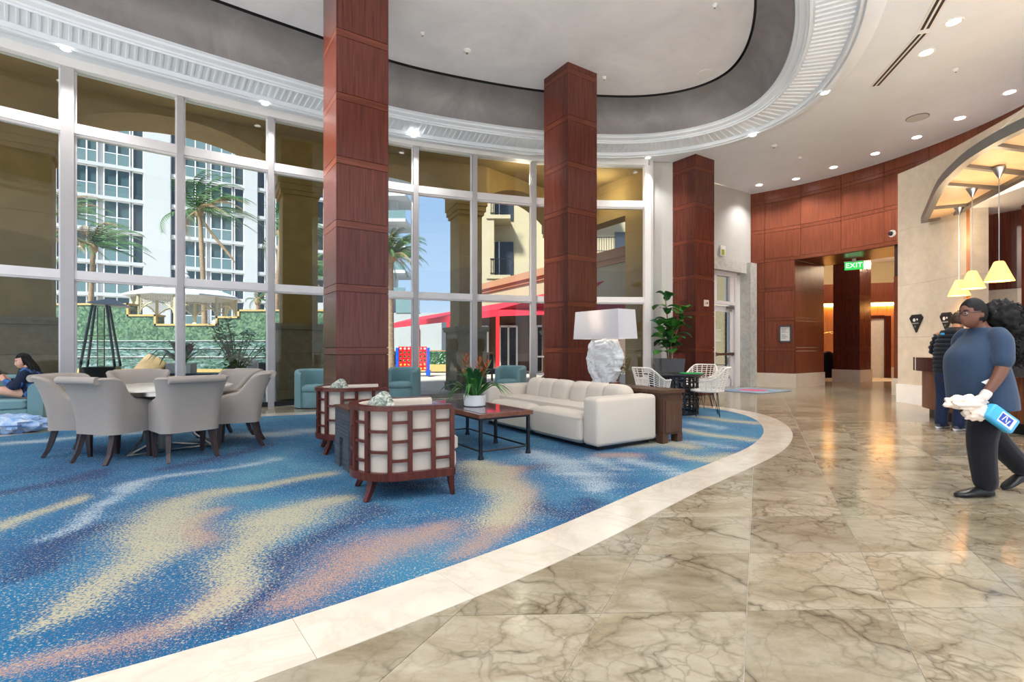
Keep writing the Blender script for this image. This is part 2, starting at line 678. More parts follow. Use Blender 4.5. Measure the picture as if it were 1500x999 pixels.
def normals2(P, closed=True):
    n = len(P)
    out = []
    for i in range(n):
        a = P[(i - 1) % n] if closed or i > 0 else P[i]
        b = P[(i + 1) % n] if closed or i < n - 1 else P[i]
        d = (b - a).normalized()
        out.append(Vector((d.y, -d.x)))
    return out


def inside(p, poly):
    c = False
    n = len(poly)
    for i in range(n):
        a, b = poly[i], poly[i - 1]
        if (a[1] > p[1]) != (b[1] > p[1]) and p[0] < (b[0] - a[0]) * (p[1] - a[1]) / (b[1] - a[1]) + a[0]:
            c = not c
    return c


def gp(px, py):
    """a point of the floor, in metres, measured off the photograph"""
    Y = 1.2 * 730 / (py - 509.0)
    return Vector(((px - 750) / 730 * Y, Y))

AX = Vector((0.8332, 0.5529, 0))     # the hall's long axis
BX = Vector((-0.5557, 0.8313, 0))    # across it
ANG_A = math.atan2(AX.y, AX.x)
HC = 6.0                              # soffit height

# ================================================================== THE HALL
WIN = [(-11.2, 3.6), (-10.4, 4.75), (-9.55, 6.05), (-8.55, 7.28), (-7.45, 8.36), (-6.21, 9.33), (-4.93, 10.18), (-3.62, 10.94),
       (-2.26, 11.62), (-0.93, 12.12), (0.53, 12.57), (2.0, 12.78), (3.47, 12.86)]
WC, WR = Vector((3.64, 10.36)), 6.49              # centre and radius of the curved wood wall


def arc(th, r=WR):
    return Vector((WC.x + r * math.cos(th), WC.y + r * math.sin(th)))


def sight(t, lo=-0.6, hi=1.1, r=WR):
    """angle on the wood wall where x / y equals t"""
    for _ in range(50):
        md = (lo + hi) / 2
        p = arc(md, r)
        if p.x / p.y > t:
            lo = md
        else:
            hi = md
    return lo

TH0 = math.atan2(15.62 - WC.y, 7.46 - WC.x)
ROOM = WIN + [(4.75, 12.95), (5.0, 13.88)] + [tuple(arc(TH0 - k * (TH0 + 0.5) / 30)) for k in range(31)] + [(9.3, -5), (-12, -5)]

O = [(-1.1, 1.85), (0.2, 2.75), (1.5, 4.1), (2.9, 5.5), (4.0, 7.03), (4.55, 8.1), (4.88, 9.2), (4.86, 10.2), (4.3, 10.98), (3.4, 11.40), (2.36, 11.5),
     (0.65, 11.28), (-1.0, 10.78), (-2.46, 10.16), (-3.60, 9.38), (-5.1, 8.3), (-6.64, 7.03), (-7.9, 5.5), (-8.3, 3.7), (-7.3, 2.0), (-5.4, 1.0), (-3.2, 1.0)]
OV = resample(spline([Vector(p) for p in O], 900, True), 260)
for _ in range(14):
    OV = [(OV[i - 1] + OV[i] * 2 + OV[(i + 1) % 260]) / 4 for i in range(260)]
ON = normals2(OV)
CPT = [(-1.57, 1.79), (-0.65, 2.46), (0.23, 3.26), (1.25, 4.36), (2.15, 5.25), (2.89, 6.04), (3.45, 6.85), (3.80, 7.55), (4.08, 8.4), (4.12, 9.2), (3.80, 10.0),
       (2.9, 10.42), (1.2, 10.35), (-0.8, 9.85), (-3.49, 8.98), (-5.28, 8.24), (-6.49, 7.20), (-7.1, 6.2), (-7.3, 5.0), (-6.9, 3.6), (-5.9, 2.2), (-4.4, 1.35), (-2.9, 1.2)]
CV = resample(spline([Vector(p) for p in CPT], 900, True), 220)
for _ in range(6):
    CV = [(CV[i - 1] + CV[i] * 2 + CV[(i + 1) % 220]) / 4 for i in range(220)]
CN = normals2(CV)


def off(P, N, d):
    return [P[i] + N[i] * d for i in range(len(P))]

# ---- floor: grout bed and one object per marble tile
floor = root_struct('floor')
fb = MB().box((3, 6, -0.06), (40, 50, 0.1))
# the bed stops at the glass: only under the hall
fb = MB().prism(ROOM, -0.05, -0.004)
fb.prism([(7.4, 15.5), (11.0, 22.5), (22, 22.5), (22, 10), (9.6, 7.5), (9.9, 11), (9.2, 13.6)], -0.05, -0.0045)
fb.build('grout_bed', 'grout', floor)
TU, TV = Vector((0.665, 0.02)), Vector((0.314, 0.635))
TO = Vector((1.07, 2.27))
g_ = 0.0015
c4 = [Vector((0, 0)), TU, TU + TV, TV]
cc = (TU + TV) / 2
tm = MB().prism([tuple((p - cc) * (1 - 2 * g_ / 0.6)) for p in c4], -0.02, 0.0).mesh('tile')
tm.materials.append(M['tile'])
BANDOUT = off(CV, CN, 0.20)
LOBBY = [(7.4, 15.4), (11.2, 21), (17, 20), (12.5, 13.6), (9.6, 11.6)]
tiles = []
for j in range(-2, 30):
    for i in range(-22, 22):
        p = TO + TU * i + TV * j + cc
        if p.y < 1.1 or p.y > 17.5 or abs(p.x / p.y) > 1.16:
            continue
        if not (inside(p, ROOM) or inside(p, LOBBY)):
            continue
        if all(inside(p + q - cc, BANDOUT) for q in c4):
            continue
        tiles.append(p)
tiles.sort(key=lambda p: p.y)
for p in tiles[:298]:
    inst(tm, 'tile', floor, (p.x, p.y, 0))
if len(tiles) > 298:
    far = MB()
    for p in tiles[298:]:
        far.prism([tuple(p + (q - cc) * (1 - 2 * g_ / 0.6)) for q in c4], -0.02, 0)
    struct(far.build('far_tiles', 'tile', floor))['kind'] = 'stuff'

# ---- the white marble band round the carpet, slab by slab
band = root_struct('trim_1')
nb = 44
for s in range(nb):
    i0, i1 = s * 5, s * 5 + 5
    idx = [(i0 + q) % 220 for q in range(6)]
    ins = off(CV, CN, 0.0)
    ots = off(CV, CN, 0.36)
    a = [ins[i].copy() for i in idx]
    b = [ots[i].copy() for i in idx]
    a[0] = a[0].lerp(a[1], 0.012)
    b[0] = b[0].lerp(b[1], 0.012)
    MB().prism([tuple(q) for q in a] + [tuple(q) for q in reversed(b)], -0.01, 0.003).build('slab', 'band', band)

# ---- carpet with its drawn pattern
STROKES = {
    'sand': [([(10, 940), (90, 890), (150, 850), (200, 808), (235, 772), (262, 745), (330, 722), (400, 708), (470, 695)], [16, 30, 40, 48, 46, 36, 22, 15, 12]),
             ([(300, 885), (330, 845), (360, 808), (400, 775), (450, 750), (492, 735)], [28, 36, 42, 44, 36, 18]),
             ([(712, 680), (735, 700), (738, 735), (722, 765)], [18, 26, 28, 26]),
             ([(920, 652), (965, 650), (1005, 655)], [14, 18, 14]), ([(995, 664), (1040, 672), (1080, 666)], [11, 15, 13]),
             ([(1005, 630), (1060, 638), (1095, 643)], [8, 10, 9]), ([(1035, 611), (1095, 619)], [9, 10]), ([(0, 768), (60, 748), (110, 732)], [12, 14, 12])],
    'rust': [([(20, 990), (100, 960), (200, 925), (270, 895), (315, 862)], [26, 30, 34, 34, 26]),
             ([(300, 985), (160, 985)], [14, 14]),
             ([(420, 875), (480, 838), (560, 802), (620, 785), (655, 765)], [36, 44, 44, 34, 20]),
             ([(690, 812), (712, 778), (755, 745), (768, 712), (750, 684)], [26, 22, 18, 15, 12]),
             ([(275, 800), (285, 770), (320, 752)], [26, 24, 14]), ([(880, 668), (940, 670)], [10, 10])],
    'pale': [([(775, 662), (820, 680), (862, 700), (893, 722)], [16, 20, 20, 16]), ([(925, 676), (980, 692)], [14, 12]),
             ([(60, 785), (150, 745), (215, 708), (310, 688), (400, 672)], [12, 13, 12, 8, 8]), ([(0, 652), (120, 640), (240, 632)], [12, 12, 10]),  # second stroke paints in the pale window sheen at the left
             ([(330, 640), (460, 632)], [18, 16]), ([(1000, 647), (1060, 653)], [8, 8]), ([(860, 672), (900, 690)], [12, 10]), ([(1010, 619), (1050, 626)], [7, 7])],
    'deep': [([(0, 722), (110, 705), (160, 690)], [20, 20, 12]), ([(230, 690), (330, 668), (400, 652)], [10, 12, 8]), ([(545, 708), (600, 712), (650, 700)], [14, 16, 12]),
             ([(0, 850), (70, 800), (130, 770)], [30, 30, 24]), ([(330, 905), (420, 820), (480, 790), (545, 745)], [22, 22, 22, 24]), ([(780, 740), (830, 760), (880, 740)], [26, 26, 18]),
             ([(640, 660), (700, 690), (790, 680)], [14, 14, 14])],
}
pre = {}
for kname, lst in STROKES.items():
    pts = []
    for poly, ws in lst:
        L = spline([Vector((*p, w)) for p, w in zip(poly, ws)], 10 * (len(poly) - 1) + 1)
        for q in L:
            g = gp(q.x, q.y)
            dy = 876 / (q.y - 509) ** 2
            pts.append((g, 0.62 * q.z * (dy * (g.y / 730)) ** 0.5))
    pre[kname] = pts
ctr = Vector((-1.2, 5.6))
nr = 74
vs = [(ctr.x, ctr.y, 0.002)]
for r in range(1, nr + 1):
    for p in CV:
        q = ctr + (p - ctr) * (r / nr)
        vs.append((q.x, q.y, 0.002))
fs = [(0, 1 + i, 1 + (i + 1) % 220) for i in range(220)]
for r in range(nr - 1):
    for i in range(220):
        j = (i + 1) % 220
        fs.append((1 + r * 220 + i, 1 + (r + 1) * 220 + i, 1 + (r + 1) * 220 + j, 1 + r * 220 + j))
cmb = MB()
cmb.v, cmb.f = vs, fs
cme = cmb.mesh('carpet')
ca = cme.color_attributes.new('pattern', 'FLOAT_COLOR', 'POINT')
import numpy as _np
vv = _np.array(vs)[:, :2]
vv = vv + _np.stack([0.07 * _np.sin(3.1 * vv[:, 1] + 1.7 * vv[:, 0]) + 0.04 * _np.sin(7.3 * vv[:, 1] - 4.0 * vv[:, 0]), 0.07 * _np.sin(2.7 * vv[:, 0] - 1.1 * vv[:, 1] + 1.0) + 0.04 * _np.sin(6.1 * vv[:, 0] + 5.0 * vv[:, 1])], 1)
chan = []
for kname in ('sand', 'rust', 'pale', 'deep'):
    acc = _np.zeros(len(vv))
    for g, s in pre[kname]:
        d2 = ((vv - _np.array((g.x, g.y))) ** 2).sum(1)
        acc = _np.maximum(acc, _np.exp(-d2 / (2 * s * s)))
    chan.append(acc * {'sand': 0.86, 'rust': 0.74, 'pale': 0.75, 'deep': 0.8}[kname])
ca.data.foreach_set('color', _np.stack(chan, 1).astype(_np.float32).ravel())
carpet = bpy.data.objects.new('carpet', cme)
COL.objects.link(carpet)
cme.materials.append(M['carpet'])
tag(carpet, 'oval blue carpet with sandy and rust speckled waves inside the white marble band', 'carpet')

# ---- ceiling: flat soffit round the oval, stepped ring, silver dome
ceiling = root_struct('ceiling')
D1 = 1.10
octr = Vector((-1.2, 6.2))
hole = off(OV, ON, D1)
angs = [math.atan2(p.y - octr.y, p.x - octr.x) for p in hole] + [math.atan2(p[1] - octr.y, p[0] - octr.x) for p in ROOM]
angs.sort()


def hit(poly, th):
    d = Vector((math.cos(th), math.sin(th)))
    best = None
    n = len(poly)
    for i in range(n):
        a, b = Vector(poly[i]), Vector(poly[(i + 1) % n])
        ed = b - a
        den = d.x * ed.y - d.y * ed.x
        if abs(den) < 1e-9:
            continue
        w = a - octr
        t = (w.x * ed.y - w.y * ed.x) / den
        u = (w.x * d.y - w.y * d.x) / den
        if t > 0 and -1e-4 <= u <= 1 + 1e-4 and (best is None or t > best):
            best = t
    return octr + d * best if best else hit(poly, th + 1e-4)
inn = [hit([tuple(p) for p in hole], t) for t in angs]
out = [hit(ROOM, t) for t in angs]
out = [o if (o - octr).length > (q - octr).length else q for o, q in zip(out, inn)]
so = MB()
n = len(angs)
so.add([(p.x, p.y, HC) for p in inn] + [(p.x, p.y, HC) for p in out], [(i, (i + 1) % n, n + (i + 1) % n, n + i) for i in range(n)])
so.build('soffit', 'ceil', ceiling)


def ring(prof, name, mat, parent, smooth=30):
    m = MB()
    secs = []
    for d, z in prof:
        secs.append([(p.x, p.y, z) for p in off(OV, ON, d)])
    m.loft(secs, True, False)
    return m.build(name, mat, parent, smooth)

roll = [(D1, HC)] + [(D1 - 0.30 * (k / 8), HC - 0.05 - 0.10 * math.sin(PI / 2 * k / 8)) for k in range(0, 9)]
ring([(D1, HC), (D1 - 0.01, HC - 0.03), (D1 - 0.08, HC - 0.075), (D1 - 0.2, HC - 0.10), (D1 - 0.25, HC - 0.10), (D1 - 0.26, HC - 0.05), (D1 - 0.28, HC - 0.05), (D1 - 0.285, HC - 0.08), (D1 - 0.32, HC - 0.08), (D1 - 0.325, HC + 0.0)], 'outer_moulding', 'ceil', ceiling)
ring([(0.78, HC - 0.0), (0.2, HC + 0.02)], 'fluted_bed', 'ceil', ceiling)
ring([(0.22, HC + 0.02), (0.215, HC - 0.02), (0.18, HC - 0.03), (0.17, HC + 0.0), (0.14, HC + 0.0), (0.135, HC + 0.03), (0.05, HC + 0.055), (0.045, HC + 0.09), (0.0, HC + 0.10), (-0.01, HC + 0.13)], 'inner_moulding', 'ceil', ceiling)
fl = MB()
OVf = resample(OV, 330)
ONf = normals2(OVf)
for i in range(330):
    p, nn = OVf[i], ONf[i]
    a, b = p + nn * 0.25, p + nn * 0.745
    fl.tube([(a.x, a.y, HC + 0.024), (b.x, b.y, HC + 0.008)], 0.030, 6)
fl.build('flutes', 'ceil', ceiling, 40)['kind'] = 'stuff'

silver = NT('silver_leaf')
silver.set(rough=0.5, metal=0.1)
sv = silver.coords((0.8, 0.8, 0.8))
sn = silver.noise(sv, 1.1, 7, 0.68, 0.7)
silver.color(silver.ramp(sn, [(0.25, sr(226, 227, 231)), (0.5, sr(238, 239, 243)), (0.75, sr(248, 249, 252))]))
silver.bump(silver.noise(sv, 9, 5), 0.03)
M['silver'] = silver.m
shd_leaf = NT('shaded_silver_leaf')  # darker copy of the silver leaf: the cove's shade is put into its colour
shd_leaf.set(rough=0.5, metal=0.15)
pv_ = shd_leaf.coords((0.8, 0.8, 0.8))
shd_leaf.color(shd_leaf.ramp(shd_leaf.noise(pv_, 1.1, 7, 0.68, 0.7), [(0.25, sr(120, 116, 118)), (0.5, sr(138, 135, 137)), (0.75, sr(158, 156, 158))]))
M['shaded_silver'] = shd_leaf.m
ZD = 6.73
prof = []
for k in range(11):
    u = k / 10 * PI / 2
    prof.append((-0.02 - 0.50 * (1 - math.cos(u)), 6.11 + (ZD - 6.11 - 0.03) * math.sin(u)))
prof[0] = (-0.01, 6.11)
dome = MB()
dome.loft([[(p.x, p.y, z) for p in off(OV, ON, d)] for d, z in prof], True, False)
dome.build('silver_cove', 'shaded_silver', ceiling, 40)
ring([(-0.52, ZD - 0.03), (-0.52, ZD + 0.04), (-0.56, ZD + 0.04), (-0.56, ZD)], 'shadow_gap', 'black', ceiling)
top = off(OV, ON, -0.56)
tb = MB()
tb.add([(p.x, p.y, ZD) for p in top], [tuple(range(len(top)))])
tb.build('dome_plate', 'silver', ceiling)
roof_poly = [(-14, 2), (-10.4, 9.7), (-6.0, 12.8), (-2.0, 14.7), (1.0, 17.2), (2.6, 17.2), (4.6, 14.6), (8, 17.8), (11, 23), (24, 23), (24, -5), (-12, -5)]
roof = MB().prism(roof_poly, 7.0, 7.3).build('roof', 'ceil')  # unseen slab put over the hall to block sun and sky leaks
struct(roof)

# ---- pillars
BH, PER = 0.105, 0.905
JOINTS = [1.2 + PER * k for k in range(-1, 7)]       # top of each narrow band


def pillar(c, w, ztop, label, extra):
    """c = corner nearest the hall; faces run along AX and BX"""
    t = thing('pillar', (c[0], c[1], 0), label, 'pillar', 'cherry panelled pillars', ANG_A)
    # local: x along AX, y along BX
    th = 0.018
    MB().box((w / 2, w / 2, ztop / 2), (w - 2 * th, w - 2 * th, ztop)).build('core', 'core', t)
    zs = [0.0]
    for j in JOINTS:
        if j < ztop - 0.05:
            zs += [j - BH, j]
    zs.append(ztop)
    g = 0.004
    faces = [((w / 2, th / 2), 0), ((w - th / 2, w / 2), PI / 2), ((w / 2, w - th / 2), PI), ((th / 2, w / 2), -PI / 2)]
    cache = {}
    for i in range(len(zs) - 1):
        z0, z1 = zs[i], zs[i + 1]
        h = round(z1 - z0 - 2 * g, 4)
        bandp = abs(z1 - z0 - BH) < 0.01
        key = (h, bandp)
        if key not in cache:
            me = MB().box((0, 0, 0), (w - 0.0005, th, h)).mesh('panel')
            me.materials.append(M['cherry_band' if bandp else 'cherry'])
            cache[key] = me
        for (px_, py_), r in faces:
            inst(cache[key], 'band' if bandp else 'panel', t, (px_, py_, (z0 + z1) / 2), r)
    return t

PW = 0.76
P1 = pillar((-2.48, 7.03), PW, ZD + 0.05, 'tall cherry wood panelled pillar standing behind the two lattice armchairs', None)
P2 = pillar((1.08, 9.64), PW, ZD + 0.05, 'tall cherry wood panelled pillar behind the white coral table lamp', None)
P3 = pillar((4.55, 12.35), PW, HC + 0.02, 'shorter cherry wood pillar beside the fiddle leaf fig and the glass door', None)

# ---- curved curtain wall
ZT0, ZT1, ZL0, ZL1, ZH = 4.79, 4.955, 2.345, 2.49, 5.85
NAMES = {}


def seg_box(mb, a, b, z0, z1, t0, t1):
    """box along a-b, t measured along the inward normal"""
    d = (Vector(b) - Vector(a)).normalized()
    nn = Vector((d.y, -d.x))
    a, b = Vector(a), Vector(b)
    poly = [a + nn * t0, b + nn * t0, b + nn * t1, a + nn * t1]
    mb.prism([tuple(p) for p in poly], z0, z1)

for i in range(len(WIN) - 1):
    a, b = Vector(WIN[i]), Vector(WIN[i + 1])
    d = (b - a).normalized()
    w = root_struct('window_%d' % (i + 1))
    tr = MB()
    seg_box(tr, a, b, ZT0, ZT1, -0.05, 0.10)
    seg_box(tr, a, b, ZT0 - 0.035, ZT0, -0.05, 0.06)
    tr.build('transom', 'frame', w)
    tr = MB()
    seg_box(tr, a, b, ZL0, ZL1, -0.05, 0.10)
    seg_box(tr, a, b, ZL0 - 0.03, ZL0, -0.05, 0.06)
    tr.build('transom', 'frame', w)
    kb = MB()
    seg_box(kb, a, b, 0.0, 0.09, -0.10, 0.05)
    kb.build('sill', 'black' if i < 7 else 'greystone', w)
    hd = MB()
    seg_box(hd, a, b, ZH, HC + 0.3, -0.10, 0.16)
    hd.build('header', 'white', w)
    big = i in (3, 4, 5, 6, 8, 10, 11)
    jm = MB()
    fn_ = MB()
    thick = {4: 0.085, 5: 0.05}.get(i, 0.055)
    for q, sgn in ((a, 1),):
        dd = d
        for lo_, hi_ in ((0.0, ZH + (0.1 if i in (4, 6, 8, 10) else 0)),):
            nn = Vector((dd.y, -dd.x))
            pl = [q - dd * thick - nn * 0.05, q + dd * thick - nn * 0.05, q + dd * thick + nn * 0.13, q - dd * thick + nn * 0.13]
            jm.prism([tuple(p) for p in pl], lo_, hi_)
            for sg in (-1, 1):
                pl = [q + dd * sg * thick - nn * 0.05, q + dd * sg * (thick + 0.03) - nn * 0.05, q + dd * sg * (thick + 0.03) + nn * 0.02, q + dd * sg * thick + nn * 0.02]
                fn_.prism([tuple(p) for p in pl], lo_, ZH)
    jm.build('mullion', 'mullion_grey', w)
    fn_.build('side_fin', 'frame', w)
    for z0, z1 in ((0.09, ZL0 - 0.03), (ZL1, ZT0 - 0.035), (ZT1, ZH)):
        gl = MB()
        seg_box(gl, a + d * 0.09, b - d * 0.09, z0, z1, -0.006, 0.006)
        gl.build('pane', 'glass', w)
    if i == 10:                                   # a glazed door leaf with push rails
        dm = MB()
        seg_box(dm, a + d * 0.10, a + d * 1.25, 0.50, 0.56, 0.03, 0.07)
        seg_box(dm, a + d * 0.10, a + d * 1.25, 0.95, 0.99, 0.03, 0.07)
        dm.build('push_rail', 'frame', w)
em = MB()
q, d = Vector(WIN[-1]), Vector((1, 0))
em.box((q.x, q.y - 0.04, ZH / 2), (0.16, 0.24, ZH)).box((q.x + 0.1, q.y, HC / 2), (0.1, 0.16, HC))
struct(em.build('trim_2', 'frame'))

# ---- grey wall at the end of the glass and round to the door
gw = MB()
path = [(3.50, 12.90), (4.75, 12.95), (5.0, 13.88), (5.86, 14.52)]
for a, b in zip(path[:-1], path[1:]):
    seg_box(gw, a, b, 0, HC, -0.25, 0.0)
gw2 = MB()
for a, b in ((Vector((5.86, 14.52)), Vector((7.46, 15.58))),):
    seg_box(gw, a, b, 3.80, HC, -0.25, 0.0)
struct(gw.build('wall_back', 'grey_wall'))
bb = MB()
for a, b in zip(path[:2], path[1:3]):
    seg_box(bb, a, b, 0, 0.14, 0.0, 0.02)
struct(bb.build('baseboard_back', 'skirt'))

# side door in its marble surround; local x along AX
door = root_struct('door_1')
door.location = (5.98, 14.60, 0)
door.rotation_euler.z = math.atan2(15.64 - 14.6, 7.46 - 5.98)
MB().box((0.80, 0.08, 3.64), (2.1, 0.36, 0.32)).build('marble_lintel', 'grey_marble', door)
MB().box((1.63, 0.02, 1.9), (0.36, 0.5, 3.8)).build('marble_pier', 'grey_marble', door)
fr = MB()
fr.box((-0.10, 0.1, 1.72), (0.12, 0.20, 3.44)).box((1.06, 0.1, 1.72), (0.12, 0.20, 3.44)).box((0.48, 0.1, 3.40), (1.2, 0.2, 0.12)).box((0.48, 0.1, 2.53), (1.2, 0.18, 0.10))
fr.box((0.04, 0.1, 2.97), (0.14, 0.12, 0.8)).box((0.90, 0.1, 2.97), (0.22, 0.12, 0.8))
fr.build('frame', 'frame', door)
MB().box((1.29, 0.16, 1.72), (0.34, 0.10, 3.44)).build('jamb', 'white', door)
lf = MB()
lf.box((0.02, 0.1, 1.24), (0.13, 0.05, 2.42)).box((0.92, 0.1, 1.24), (0.15, 0.05, 2.42)).box((0.48, 0.1, 2.36), (0.9, 0.05, 0.18)).box((0.48, 0.1, 0.14), (0.9, 0.05, 0.25))
leaf = lf.build('leaf', 'frame', door)
hb = MB()
hb.box((0.47, 0.02, 1.0), (0.95, 0.05, 0.075)).box((0.03, 0.05, 1.0), (0.08, 0.08, 0.11)).box((0.91, 0.05, 1.0), (0.08, 0.08, 0.11))
hb.build('push_bar', 'steel', leaf)
MB().box((0.80, 0.05, 2.40), (0.34, 0.07, 0.07)).build('closer', 'greymetal', leaf)
MB().box((0.47, 0.11, 1.27), (0.78, 0.012, 2.02)).build('pane', 'glass', door)
MB().box((0.45, 0.11, 2.97), (0.70, 0.012, 0.8)).build('pane', 'glass', door)
dk = MB()
dk.box((0.75, 0.14, 1.27), (0.10, 0.01, 2.02))
for k_ in range(14):
    dk.box((0.70, 0.138, 0.35 + k_ * 0.14), (0.05, 0.012, 0.07))
dk.build('dark_strip', 'black', door)

# ---- curved wood wall, panel by panel
ww = root_struct('wall_right')


def arc_plate(th0, th1, z0, z1, r=WR, thick=0.03, n=None):
    n = n or max(2, int(abs(th1 - th0) / 0.05) + 1)
    secs = []
    for k_ in range(n + 1):
        th = th0 + (th1 - th0) * k_ / n
        a, b = arc(th, r), arc(th, r + thick)
        secs.append([(a.x, a.y, z0), (b.x, b.y, z0), (b.x, b.y, z1), (a.x, a.y, z1)])
    return MB().loft(secs)

ts = lambda px: (px - 750) / 730
seams = [TH0] + [sight(ts(p)) for p in (1120, 1164)]
PL, PR = sight(ts(1164)), sight(ts(1309))
upper = [TH0] + [sight(ts(p)) for p in (1120, 1173, 1232, 1295)]
dth = upper[-2] - upper[-1]
while upper[-1] > -0.5:
    upper.append(upper[-1] - dth)
rows = [0.42] + [z for j in JOINTS if 0.42 < j < HC - 0.1 for z in (j - BH, j) if z > 0.43] + [HC]
back = arc_plate(TH0, PL, 0, HC, WR + 0.03, 0.05)
back.loft([], True) if False else None
b2 = arc_plate(PL, PR, 3.8, HC, WR + 0.03, 0.05)
b3 = arc_plate(PR, -0.5, 0, HC, WR + 0.03, 0.05)
for q in (b2, b3):
    back.add(q.v, q.f)
back.build('backing', 'core', ww)
gz, ga = 0.005, 0.0009
for r0, r1 in zip(rows[:-1], rows[1:]):
    bandp = abs(r1 - r0 - BH) < 0.02
    if r1 <= 3.85:
        cols = [(seams[0], seams[1]), (seams[1], seams[2])] + [(PR, PR - 0.03)]
    else:
        cols = list(zip(upper[:-1], upper[1:]))
    for c0, c1 in cols:
        z0 = r0
        if r0 < 3.8 < r1 and c0 < PL:
            z0 = 3.8
        arc_plate(c0 - ga, c1 + ga, z0 + gz, r1 - gz, WR, 0.03).build('band' if bandp else 'panel', 'wall_wood', ww)
# panels above the left pier start lower where the lintel is at 3.8
bs = root_struct('baseboard_right')
arc_plate(TH0, PL - 0.004, 0, 0.42, WR - 0.035, 0.05).build('skirting_left', 'skirt', bs)
arc_plate(PR + 0.004, PR - 0.08, 0, 0.42, WR - 0.035, 0.05).build('skirting_right', 'skirt', bs)

# portal: deep jambs, soffit
pj = root_struct('door_2')


def slab_wall(a, b, z0, z1, th_, name, mat, parent):
    m = MB()
    seg_box(m, a, b, z0, z1, 0, th_)
    return m.build(name, mat, parent)

ja = arc(PL, WR)
jb = Vector((9.95, 15.90))
dj = (jb - ja).normalized()
for q0, q1 in zip(rows[:-1], rows[1:]):
    if q1 > 3.9:
        break
    z1 = min(q1, 3.8)
    seg = MB()
    seg_box(seg, ja + dj * 0.03, jb, q0 + 0.004, z1 - 0.004, 0.0, -0.04)
    seg.build('jamb_panel', 'wall_wood', pj)
    seg = MB()
    ra_, rb_ = arc(PR, WR + 0.03), arc(PR, WR) + (arc(PR, WR) - WC).normalized() * 1.7
    seg_box(seg, ra_, rb_, q0 + 0.004, z1 - 0.004, 0.0, 0.04)
    seg.build('jamb_panel', 'wall_wood', pj)
sk = MB()
seg_box(sk, ja, jb, 0, 0.42, 0.035, -0.04)
sk.build('jamb_skirting', 'skirt', pj)
sf = MB()
A_, B_ = arc(PL), arc(PR)
oa, ob = jb, B_ + (B_ - WC).normalized() * 1.9
mid = [arc(PL + (PR - PL) * k_ / 6, WR + 0.01) for k_ in range(7)]
sf.prism([tuple(p) for p in mid] + [tuple(ob), tuple(oa)], 3.80, 3.95)
sf.build('soffit', 'wall_wood', pj)

# lobby beyond the portal
lob = root_struct('wall_far')
lw = MB()
seg_box(lw, (9.95, 15.9), (11.6, 20.9), 0, 4.6, 0, -0.2)
lw.build('side_wall', 'wall_wood', lob)
lw = MB()
seg_box(lw, (11.4, 20.85), (18.2, 18.9), 0.42, 2.85, 0, -0.2)
lw.build('lower_wall', wood('honey_panel', sr(196, 120, 72), sr(226, 160, 108), 0.4), lob)
lw = MB()
seg_box(lw, (11.4, 20.55), (18.2, 18.6), 2.98, 3.75, 0, -0.3)
lw.build('bulkhead', 'wall_wood', lob)
lw = MB()
seg_box(lw, (11.4, 20.85), (18.2, 18.9), 3.75, 4.6, 0, -0.2)
lw.build('upper_wall', 'cream_bldg', lob)
lw = MB()
seg_box(lw, (11.4, 20.82), (18.2, 18.87), 0, 0.42, 0, -0.2)
lw.build('skirting', 'skirt', lob)
lw = MB()
seg_box(lw, (11.5, 20.70), (18.2, 18.75), 2.90, 2.96, 0, -0.08)
lw.build('cove_strip', emissive('warm_strip', (1.0, 0.55, 0.12), 9.0), lob)
MB().prism([(9.2, 16.2), (11.6, 21.3), (19, 19.2), (12.6, 12.8), (11.2, 13.2)], 4.6, 4.75).build('lobby_ceiling', 'white', lob)
seg = MB()
seg_box(seg, (18.2, 18.9), (12.6, 12.9), 0, 4.6, 0, -0.2)
seg.build('lobby_side', 'wall_wood', lob)
# lift doorway on the far wall
ld = root_struct('door_3')
m_ = MB()
q0, q1 = Vector((13.95, 20.02)), Vector((14.75, 19.79))
seg_box(m_, q0, q1, 0.0, 2.35, 0.01, 0.05)
m_.build('leaf', 'offwhite', ld)
m_ = MB()
seg_box(m_, q1, q1 + Vector((0.20, -0.057)), 0.0, 2.45, 0.0, 0.14)
seg_box(m_, q0 - Vector((0.15, -0.04)), q1, 2.35, 2.47, 0.0, 0.12)
m_.build('frame', 'mahogany', ld)
# dark pillar in the portal
dp = thing('lobby_pillar', (12.0, 17.2, 0), 'dark wood square pillar standing inside the portal under the exit sign', 'pillar', None, ANG_A)
for q0, q1 in zip(rows[:-1], rows[1:]):
    if q0 > 4.5:
        break
    MB().box((0.45, 0.42, (q0 + q1) / 2), (0.9, 0.84, q1 - q0 - 0.008)).build('panel', 'cherry', dp)
MB().box((0.45, 0.42, 2.3), (0.88, 0.82, 4.6)).build('core', 'core', dp)
MB().box((0.45, 0.42, 0.21), (0.96, 0.90, 0.42)).build('skirting', 'skirt', dp)

# ---- marble reception wall
MP = spline([(8.50, 10.98), (8.52, 10.2), (8.38, 9.12), (8.16, 7.95), (7.85, 6.9), (7.4, 5.9), (6.9, 5.0)], 61)
isp = min(range(61), key=lambda i: abs(MP[i].y - 9.12))
mw = root_struct('wall_reception')


def strip(P, z0, z1, th_, name, mat, parent, inset=0.0):
    nn = normals2(P, False)
    m = MB()
    secs = []
    for p, q in zip(P, nn):
        a, b = p + q * inset, p - q * th_
        secs.append([(a.x, a.y, z0), (b.x, b.y, z0), (b.x, b.y, z1), (a.x, a.y, z1)])
    m.loft(secs)
    return m.build(name, mat, parent, 30)

nrm = normals2(MP, False)
# make sure normals face the hall
sgn = 1 if nrm[30].x < 0 else -1


